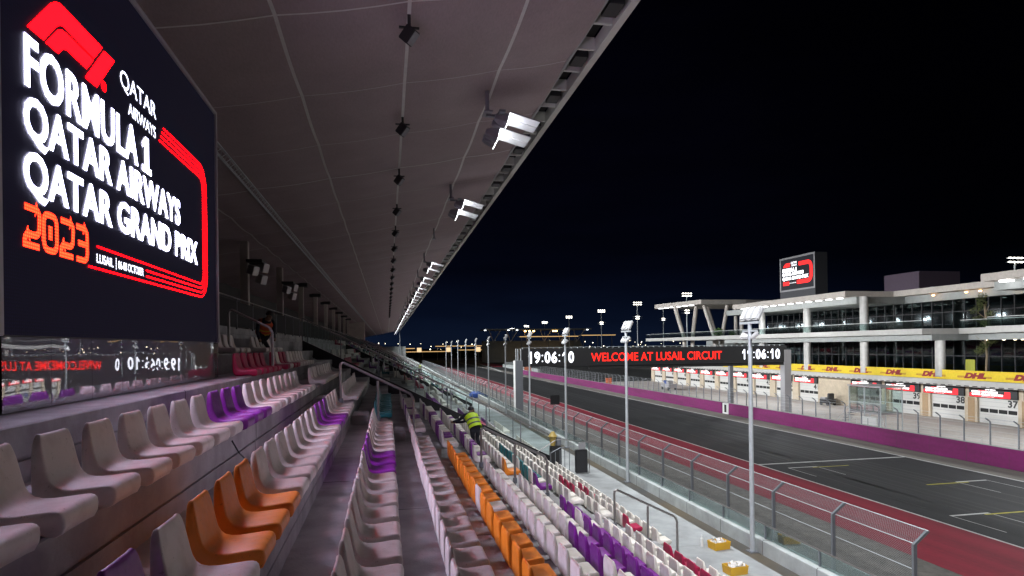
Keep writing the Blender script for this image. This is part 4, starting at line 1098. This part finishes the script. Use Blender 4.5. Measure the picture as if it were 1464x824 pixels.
t = thing('switch_cabinet', 'white electrical cabinet under the raised glass cabin', 'cabinet', (54, 61.4, G))
MB().box(53.2, 54.2, 60.8, 63.2, G + .1, G + 2.4).build('case', M['white'], t, bevel=.03)
MB().box(53.17, 53.197, 62.0, 62.04, G + .3, G + 2.3).build('door_gap', M['void'], t)
# cart near garages
t = thing('pit_equipment', 'covered wheeled equipment on the pit lane in front of the far garages', 'cart', (66, 140, G))
MB().box(65, 67, 138.5, 143, G + .6, G + 1.5).box(65.2, 66.4, 139, 140.4, G + 1.5, G + 2.3).build('body', M['bezel'], t, bevel=.1)
MB().obox((66, 141.8, G + 1.8), (.5, 0, 0), (0, .9, .2), (0, 0, .3)).build('cover', M['blue'], t, bevel=.1)
for x in (65.1, 66.9):
    for y in (139, 142.4): MB().tube((x - .12, y, G + .4), (x + .12, y, G + .4), .4, 12).build('wheel', M['black'], t)
t = thing('forklift', 'small dark cart parked by the stone pier between the garages', 'cart', (75, 96.5, G))
MB().box(74.3, 75.8, 95.6, 98.0, G + .35, G + 1.1).box(74.6, 75.6, 95.8, 96.4, G + 1.1, G + 2.1).build('body', M['black'], t, bevel=.08)
MB().box(74.4, 75.7, 96.6, 97.9, G + 1.1, G + 1.35).build('seat', M['bezel'], t, bevel=.05)
for x in (74.35, 75.75):
    for y in (96, 97.6): MB().tube((x - .1, y, G + .3), (x + .1, y, G + .3), .3, 12).build('wheel', M['black'], t)

# ---------------------------------------------------------------- floodlight masts and the far background
MASTL = glow('mast lamp', (1., .94, .82), 9.)
def mast(x, y, z, label, second=True, s=1.):
    t = thing('floodlight_mast', label, 'mast', (x, y, G), 'floodlight masts')
    MB().tube((x, y, G), (x, y, z), .45 * s, 8, .25 * s).build('pole', M['galv'], t)
    h = MB(); tiers = [(z, 4)] + ([(z - 9 * s, 2)] if second else [])
    for zz, n in tiers:
        for r_ in range(2):
            h.box(x - 3.2 * s, x + 3.2 * s, y - .1, y + .1, zz + 1.3 * r_ * s - .06, zz + 1.3 * r_ * s + .06)
            for k in range(n):
                xx = x + (k - (n - 1) / 2) * 1.5 * s
                MB().box(xx - .36 * s, xx + .36 * s, y - .6 * s, y - .2 * s, zz + 1.3 * r_ * s - .16 * s, zz + 1.3 * r_ * s + .2 * s).build('lamp', MASTL, t)
    h.build('cross_arm', M['galv'], t)
for k, (x, y, z) in enumerate(((125, 248, 20.5), (125, 302, 20.5), (125, 357, 19.8), (125, 425, 19.5), (125, 495, 18.6), (125, 563, 17.8), (125, 631, 17.2))):
    mast(x, y, z, '%s lit floodlight mast beyond the pit building end, counted from the right' % nth(k + 1), k < 3, .8)
mast(152, 330, 20, 'short lit mast close beside the second floodlight mast', True, .7)
mast(178, 150, 22.5, 'lit floodlight mast rising behind the pit building roof at far right', False, .9)
WARM = glow('warm canopy glow', (1., .62, .25), .7); WARMD = glow('warm dim strip', (1., .6, .28), 1.1); COOL = glow('cool strip', (.9, .95, 1.), 4.)
t = thing('distant_grandstand', 'far dark grandstand with warm lamps under its roof beyond the track', 'grandstand', (100, 425, G))
MB().box(64, 140, 420, 440, 11.2, 12.0).build('roof', M['bgrey'], t)
MB().prism_x([(423, G), (445, G), (445, 4), (441, 4)], 66, 138).build('tier', M['bgrey'], t)
m = MB()
for x in (72, 84, 96, 108, 120, 132): m.tube((x, 430, 3), (x - 4, 424, 11.2), .3, 5); m.tube((x, 430, 3), (x + 4, 424, 11.2), .3, 5)
m.build('roof_strut', M['column'], t)
WSPOT = glow('warm lamp spots', (1., .6, .2), 12.)
for x in (92, 95, 98, 112, 114, 121): MB().box(x, x + 1.1, 420.5, 421.2, 9.9, 10.7).build('lamp', WSPOT, t)
for x in (64, 80, 86, 136): MB().box(x, x + 1.3, 419.5, 420, 10.8, 11.2).build('lamp', COOL, t)
can = [(-30, 12, 520, 1.0, .5), (30, 62, 515, 4.2, .4), (70, 92, 500, 1.0, .5), (95, 128, 395, .0, 4.6), (135, 170, 480, 6.6, .5), (6, 58, 505, -3.2, .4), (40, 78, 500, 1.8, .4), (-36, 26, 480, -4.0, .35)]
for k, (xa, xb, y, z, h) in enumerate(((-8, 22, 520, -1.0, .8), (5, 50, 505, -3.6, .7), (38, 92, 515, .6, .7), (55, 88, 500, -2.6, .7), (84, 116, 500, .4, .7), (84, 124, 400, 6.0, .6), (126, 150, 400, 6.6, .6))):
    t = thing('distant_canopy', ['low lit canopy at the far end below the roof tip', 'long low lit canopy just under the farthest one', 'long lit canopy behind the two light boxes', 'lower lit canopy near the second light box', 'lit canopy behind the third light box', 'lit canopy in front of the far grandstand', 'short lit canopy right of the far grandstand'][k], 'canopy', (xa, y, G))
    MB().box(xa, xb, y, y + 6, z, z + h).build('roof', M['column'], t)
    MB().box(xa + .2, xb - .2, y - .3, y - .02, z, z + h * .6).build('lit_canopy_glow', WARM, t)  # lamplight on the canopy put in as a glowing face
    m = MB()
    for x in (xa + 2, (xa + xb) / 2, xb - 2): m.box(x - .2, x + .2, y + 2, y + 2.4, G, z)
    m.build('post', M['darkgalv'], t)
for k, (x, y) in enumerate(((24.5, 500), (46.5, 490), (67, 470))):
    t = thing('light_box', 'glowing beige light box on the horizon, %s from the left' % nth(k + 1), 'light box', (x, y, G), 'light boxes on the horizon')
    MB().box(x - 1.7, x + 1.7, y, y + 1.2, -3.6, -.2).build('box', glow('beige glow', (1., .68, .38), .9), t)
    MB().box(x - .3, x + .3, y + .3, y + .8, G, -3.61).build('post', M['darkgalv'], t)
for k, (xa, xb, y, zt_) in enumerate(((-60, 250, 660, -3.0), (50, 300, 760, -.5))):
    t = thing('treeline', ['dark low treeline across the horizon', 'farther dark treeline behind the circuit'][k], 'treeline', ((xa + xb) / 2, y, G))
    t['kind'] = 'stuff'
    m = MB(); leaves(m, ((xa + xb) / 2, y, (G + zt_) / 2), ((xb - xa) / 2, 10, (zt_ - G) / 2), 3500, 2.2, 60 + k); m.build('foliage', M['leaf'], t)['kind'] = 'stuff'
t = thing('horizon_lights', 'scattered tiny lamps along the dark horizon', 'lights', (150, 700, G)); t['kind'] = 'stuff'
m = MB(); rl = random.Random(4)
for _ in range(70):
    x = rl.uniform(-40, 420); y = rl.uniform(560, 900); z = rl.uniform(-4, 6); s = rl.uniform(.18, .45); m.box(x - s, x + s, y, y + .3, z - s, z + s)
m.build('lamp', glow('far lamp', (1., .85, .6), 6.), t)['kind'] = 'stuff'
t = thing('concrete_barrier', 'grey concrete barrier past the end of the purple pit wall', 'barrier', (58, 300, G))
MB().box(60, 61, 250, 330, G, G + 1.6).box(61.2, 84, 329, 330.5, G, G + 2.6).build('barrier', M['kerbc'], t)
t = thing('safety_barrier', 'small orange barrier standing on the pit exit', 'barrier', (58, 262, G))
MB().box(57, 60, 262, 262.4, G + .2, G + 2.4).build('barrier', M['orangeb'], t)
t = thing('safety_barrier', 'orange barrier behind the pit fence under the gantry', 'barrier', (60, 168, G))
MB().box(60, 61.6, 168, 168.3, G + .1, G + 1.7).build('barrier', M['orangeb'], t)

# ---------------------------------------------------------------- small things on the walkway
def crate(x, y, rz, label, seed):
    t = thing('yellow_crate', label, 'crate', (x, y, ZW), 'yellow crates on the walkway')
    w_, d_, h_ = .24, .17, .20; m = MB()
    pts = lambda s, z: [(-w_ * s, -d_ * s, z), (w_ * s, -d_ * s, z), (w_ * s, d_ * s, z), (-w_ * s, d_ * s, z)]
    vs = pts(.92, .004) + pts(1, h_) + pts(.93, h_) + pts(.86, .02)
    fs2 = []
    for a, b in ((0, 4), (4, 8), (8, 12)):
        for i in range(4): fs2.append((a + i, a + (i + 1) % 4, b + (i + 1) % 4, b + i))
    fs2 += [(3, 2, 1, 0), (12, 13, 14, 15)]
    m.add([(x + a, y + b, ZW + c) for a, b, c in vs], fs2); m.build('crate', M['crate'], t)
    c_ = MB(); rr = random.Random(seed)
    for _ in range(26):
        p = Vector((x + rr.uniform(-.18, .18), y + rr.uniform(-.12, .12), ZW + rr.uniform(.12, .24)))
        a = Vector((rr.gauss(0, 1), rr.gauss(0, 1), rr.gauss(0, 1))).normalized() * rr.uniform(.03, .07); b = a.orthogonal().normalized() * rr.uniform(.015, .04)
        c_.obox(p, a, b, a.cross(b).normalized() * .012)
    c_.build('scrap', M['rubble'], t)
    t.rotation_euler.z = rz
crate(8.35, 14.95, .15, 'yellow crate full of white scraps on the walkway, the farther of two', 1)
crate(7.80, 13.25, .1, 'yellow crate full of white scraps on the walkway, cut by the picture edge', 2)
t = thing('spray_bottle', 'white bottle standing beside the farther yellow crate', 'bottle', (8.0, 15.2, ZW))
MB().tube((8.0, 15.2, ZW), (8.0, 15.2, ZW + .22), .035, 10).build('body', M['white'], t, smooth=True); MB().tube((8.0, 15.2, ZW + .221), (8.0, 15.2, ZW + .30), .014, 8).build('cap', M['white'], t)
t = thing('turnstile_gate', 'black gate panel with curved rail at the foot of the stairs', 'gate', (7.7, 25.0, ZW))
MB().box(7.55, 8.05, 24.9, 25.1, ZW + .05, ZW + 1.0).build('panel', M['black'], t, bevel=.02)
MB().box(7.65, 7.95, 24.88, 24.897, ZW + 1.02, ZW + 1.3).build('notice', M['bezel'], t)
MB().path([(5.9, 25, ZW + .95), (6.7, 25, ZW + 1.42), (7.0, 25, ZW + 1.45), (8.15, 25, ZW + 1.28), (8.15, 25, ZW)], .02, 8).build('rail', M['steel'], t)
m = MB()
for k in range(5): m.tube((6.5 + .2 * k, 25, ZW), (6.5 + .2 * k, 25, ZW + .9 + .05 * k), .015, 6)
m.path([(6.5, 25, ZW + .9), (6.9, 25, ZW + 1.1), (7.5, 25, ZW + 1.15)], .018, 6); m.build('bars', M['darkgalv'], t)
t = thing('equipment_stack', 'black equipment stack with a brass coloured top by the stair foot', 'equipment', (6.9, 26.0, ZW))
MB().box(6.75, 7.2, 25.8, 26.2, ZW, ZW + 1.05).build('case', M['black'], t, bevel=.04); MB().box(7.0, 7.2, 25.85, 26.05, ZW + 1.051, ZW + 1.4).build('lid', M['darkgalv'], t, bevel=.02)
MB().tube((6.85, 25.95, ZW + 1.05), (6.85, 25.95, ZW + 1.45), .10, 10, .16).tube((6.85, 25.95, ZW + 1.45), (6.85, 25.95, ZW + 1.65), .2, 10, .06).build('reel', worn('brass', (.5, .36, .09), (.3, .2, .06), .4, 3, 12, .6), t)
c = MB().path([(-1.45, 6.35, -.86), (-1.42, 6.5, -1.0), (-1.40, 6.9, -1.18), (-1.2, 7.2, -1.19)], .008, 5).build('loose_cable', M['black']); tag(c, 'thin black cable hanging below the purple seats of the top row', 'cable')

# ---------------------------------------------------------------- people
def person(label, J, E, rad, root_i, vest, vmat, head, hair=True, tape=None):
    base = (J[root_i][0], J[root_i][1], min(j[2] for j in J))
    t = thing('person', label, 'person', base)
    me = bpy.data.meshes.new('body'); me.from_pydata([(x - base[0], y - base[1], z - base[2]) for x, y, z in J], E, []); me.materials.append(M['cloth'])
    ob = bpy.data.objects.new('body', me); COL.objects.link(ob)
    md = ob.modifiers.new('skin', 'SKIN'); md.use_smooth_shade = True
    for v, r in zip(me.skin_vertices[0].data, rad): v.radius = r if isinstance(r, tuple) else (r, r)
    me.skin_vertices[0].data[root_i].use_root = True
    sb_ = ob.modifiers.new('sub', 'SUBSURF'); sb_.levels = 2; sb_.render_levels = 2
    dg = bpy.context.evaluated_depsgraph_get(); dg.update()
    out = bpy.data.meshes.new_from_object(ob.evaluated_get(dg)); bpy.data.objects.remove(ob)
    out.name = 'body'; ob = bpy.data.objects.new('body', out); COL.objects.link(ob); ob.parent = t
    out.materials.clear(); out.materials.append(M['cloth']); out.materials.append(M['skin'])
    H = Vector(head) - Vector(base)
    hands = [Vector(J[i]) - Vector(base) for i in (10, 13)]
    for p in out.polygons:
        p.use_smooth = True
        if (p.center - H).length < .16 or any((p.center - h).length < .09 for h in hands): p.material_index = 1
    # hair cap
    bm = bmesh.new(); bmesh.ops.create_uvsphere(bm, u_segments=14, v_segments=10, radius=.112)
    for v in bm.verts: v.co = Vector((v.co.x * .95, v.co.y, v.co.z * 1.02))
    bmesh.ops.delete(bm, geom=[v for v in bm.verts if v.co.z < -.02], context='VERTS')
    hm = bpy.data.meshes.new('hair'); bm.to_mesh(hm); bm.free(); hm.materials.append(M['black'])
    ho = bpy.data.objects.new('hair', hm); COL.objects.link(ho); ho.parent = t; ho.location = H + Vector((0, 0, .025))
    # vest: rings round the torso
    rings = vest; vb = MB(); n = 14
    for c, d, rx, ry in rings:
        c = Vector(c); d = Vector(d).normalized(); s = Vector((1, 0, 0)) if abs(d.x) < .8 else Vector((0, 1, 0)); s = (s - d * s.dot(d)).normalized(); u = d.cross(s)
        vb.v += [tuple(c + s * (rx * math.cos(2 * PI * i / n)) + u * (ry * math.sin(2 * PI * i / n))) for i in range(n)]
    for k in range(len(rings) - 1):
        for i in range(n): vb.f.append((k * n + i, k * n + (i + 1) % n, (k + 1) * n + (i + 1) % n, (k + 1) * n + i))
    vo = vb.build('vest', vmat, t, smooth=True); vo.data.materials.append(M['silver'] if tape is None else tape)
    for f_i, p in enumerate(vo.data.polygons):
        if (f_i // n) in (1, 3): p.material_index = 1
    return t
EDG = [(0, 1), (1, 2), (2, 3), (3, 4), (2, 8), (8, 9), (9, 10), (2, 11), (11, 12), (12, 13), (0, 5), (5, 6), (6, 7), (0, 14), (14, 15), (15, 16), (7, 17), (16, 18)]
RAD = [(.15, .11), (.14, .10), (.13, .10), .055, .105, .085, .06, .045, .06, .045, .035, .06, .045, .035, .085, .06, .045, .03, .03]
def pose(hip, sh, head, el1, ha1, el2, ha2, foot1, foot2, bend=.1):
    hip, sh, head, el1, ha1, el2, ha2, foot1, foot2 = map(Vector, (hip, sh, head, el1, ha1, el2, ha2, foot1, foot2))
    mid = hip.lerp(sh, .5); neck = sh.lerp(head, .5); fw = (head - hip); fw.z = 0; fw = fw.normalized() if fw.length > .02 else Vector((0, 1, 0)); side = fw.cross(Vector((0, 0, 1)))
    k1 = (hip + foot1) / 2 + fw * bend; k2 = (hip + foot2) / 2 + fw * bend
    J = [hip, mid, sh, neck, head, hip - side * .10 + Vector((0, 0, -.12)), k1, foot1 + Vector((0, 0, .07)), sh - side * .19, el1, ha1, sh + side * .19, el2, ha2, hip + side * .10 + Vector((0, 0, -.12)), k2, foot2 + Vector((0, 0, .07)), foot1 + fw * .16 + Vector((0, 0, .04)), foot2 + fw * .16 + Vector((0, 0, .04))]
    return [tuple(j) for j in J]
def vestrings(hip, sh, wdt=.2, dep=.145):
    hip, sh = Vector(hip), Vector(sh); d = sh - hip; out = []
    for f, s in ((-.12, 1.0), (.10, 1.03), (.22, 1.03), (.46, 1.04), (.58, 1.06), (.9, 1.05), (1.04, .72), (1.1, .4)): out.append((hip + d * f, d, wdt * s, dep * s))
    return out
hip, sh, hd = (2.52, 18.5, -2.36), (2.42, 18.78, -2.04), (2.46, 18.98, -1.93)
person('worker in a yellow hi vis vest bending over the seats beyond the handrail', pose(hip, sh, hd, (2.10, 18.85, -2.18), (1.84, 18.95, -2.27), (2.22, 18.95, -2.26), (1.92, 19.05, -2.29), (2.43, 18.42, Zt(6)), (2.65, 18.40, Zt(6))), EDG, RAD, 0, vestrings(hip, sh), M['hiviz'], hd)
hip, sh, hd = (6.35, 128, Zt(11) + .85), (6.35, 128.12, Zt(11) + 1.32), (6.35, 128.2, Zt(11) + 1.58)
person('far worker in a yellow hi vis vest standing low on the distant terrace', pose(hip, sh, hd, (6.0, 128, Zt(11) + 1.1), (5.95, 128.2, Zt(11) + .9), (6.7, 128, Zt(11) + 1.1), (6.75, 128.2, Zt(11) + .9), (6.22, 128, Zt(11)), (6.48, 128, Zt(11))), EDG, RAD, 0, vestrings(hip, sh, .24, .18), M['hiviz'], hd)
b0 = Zt(-2)
hip, sh, hd = (-3.15, 17.3, b0 + .52), (-3.02, 16.95, b0 + .78), (-2.9, 16.8, b0 + .92)
person('person in an orange and yellow vest bending among the upper seats near the columns', pose(hip, sh, hd, (-2.85, 17.0, b0 + .5), (-2.8, 16.8, b0 + .28), (-3.2, 16.75, b0 + .5), (-3.1, 16.6, b0 + .25), (-3.25, 17.4, b0), (-3.05, 17.5, b0), -.12), EDG, RAD, 0, vestrings(hip, sh), M['hiorange'], hd, tape=plain('yellow tape', (.75, .6, .03), .5, 0, .1, 10))

# ---------------------------------------------------------------- render settings
S.render.engine = 'CYCLES'
S.view_settings.view_transform = 'Standard'; S.view_settings.look = 'None'; S.view_settings.exposure = .4; S.view_settings.gamma = 1
cy = S.cycles; cy.use_denoising = True
try: cy.denoiser = 'OPENIMAGEDENOISE'
except Exception: pass
cy.max_bounces = 6; cy.diffuse_bounces = 3; cy.glossy_bounces = 3; cy.transparent_max_bounces = 16; cy.transmission_bounces = 2
cy.sample_clamp_direct = 8; cy.sample_clamp_indirect = 4; cy.use_light_tree = True; cy.caustics_reflective = False; cy.caustics_refractive = False
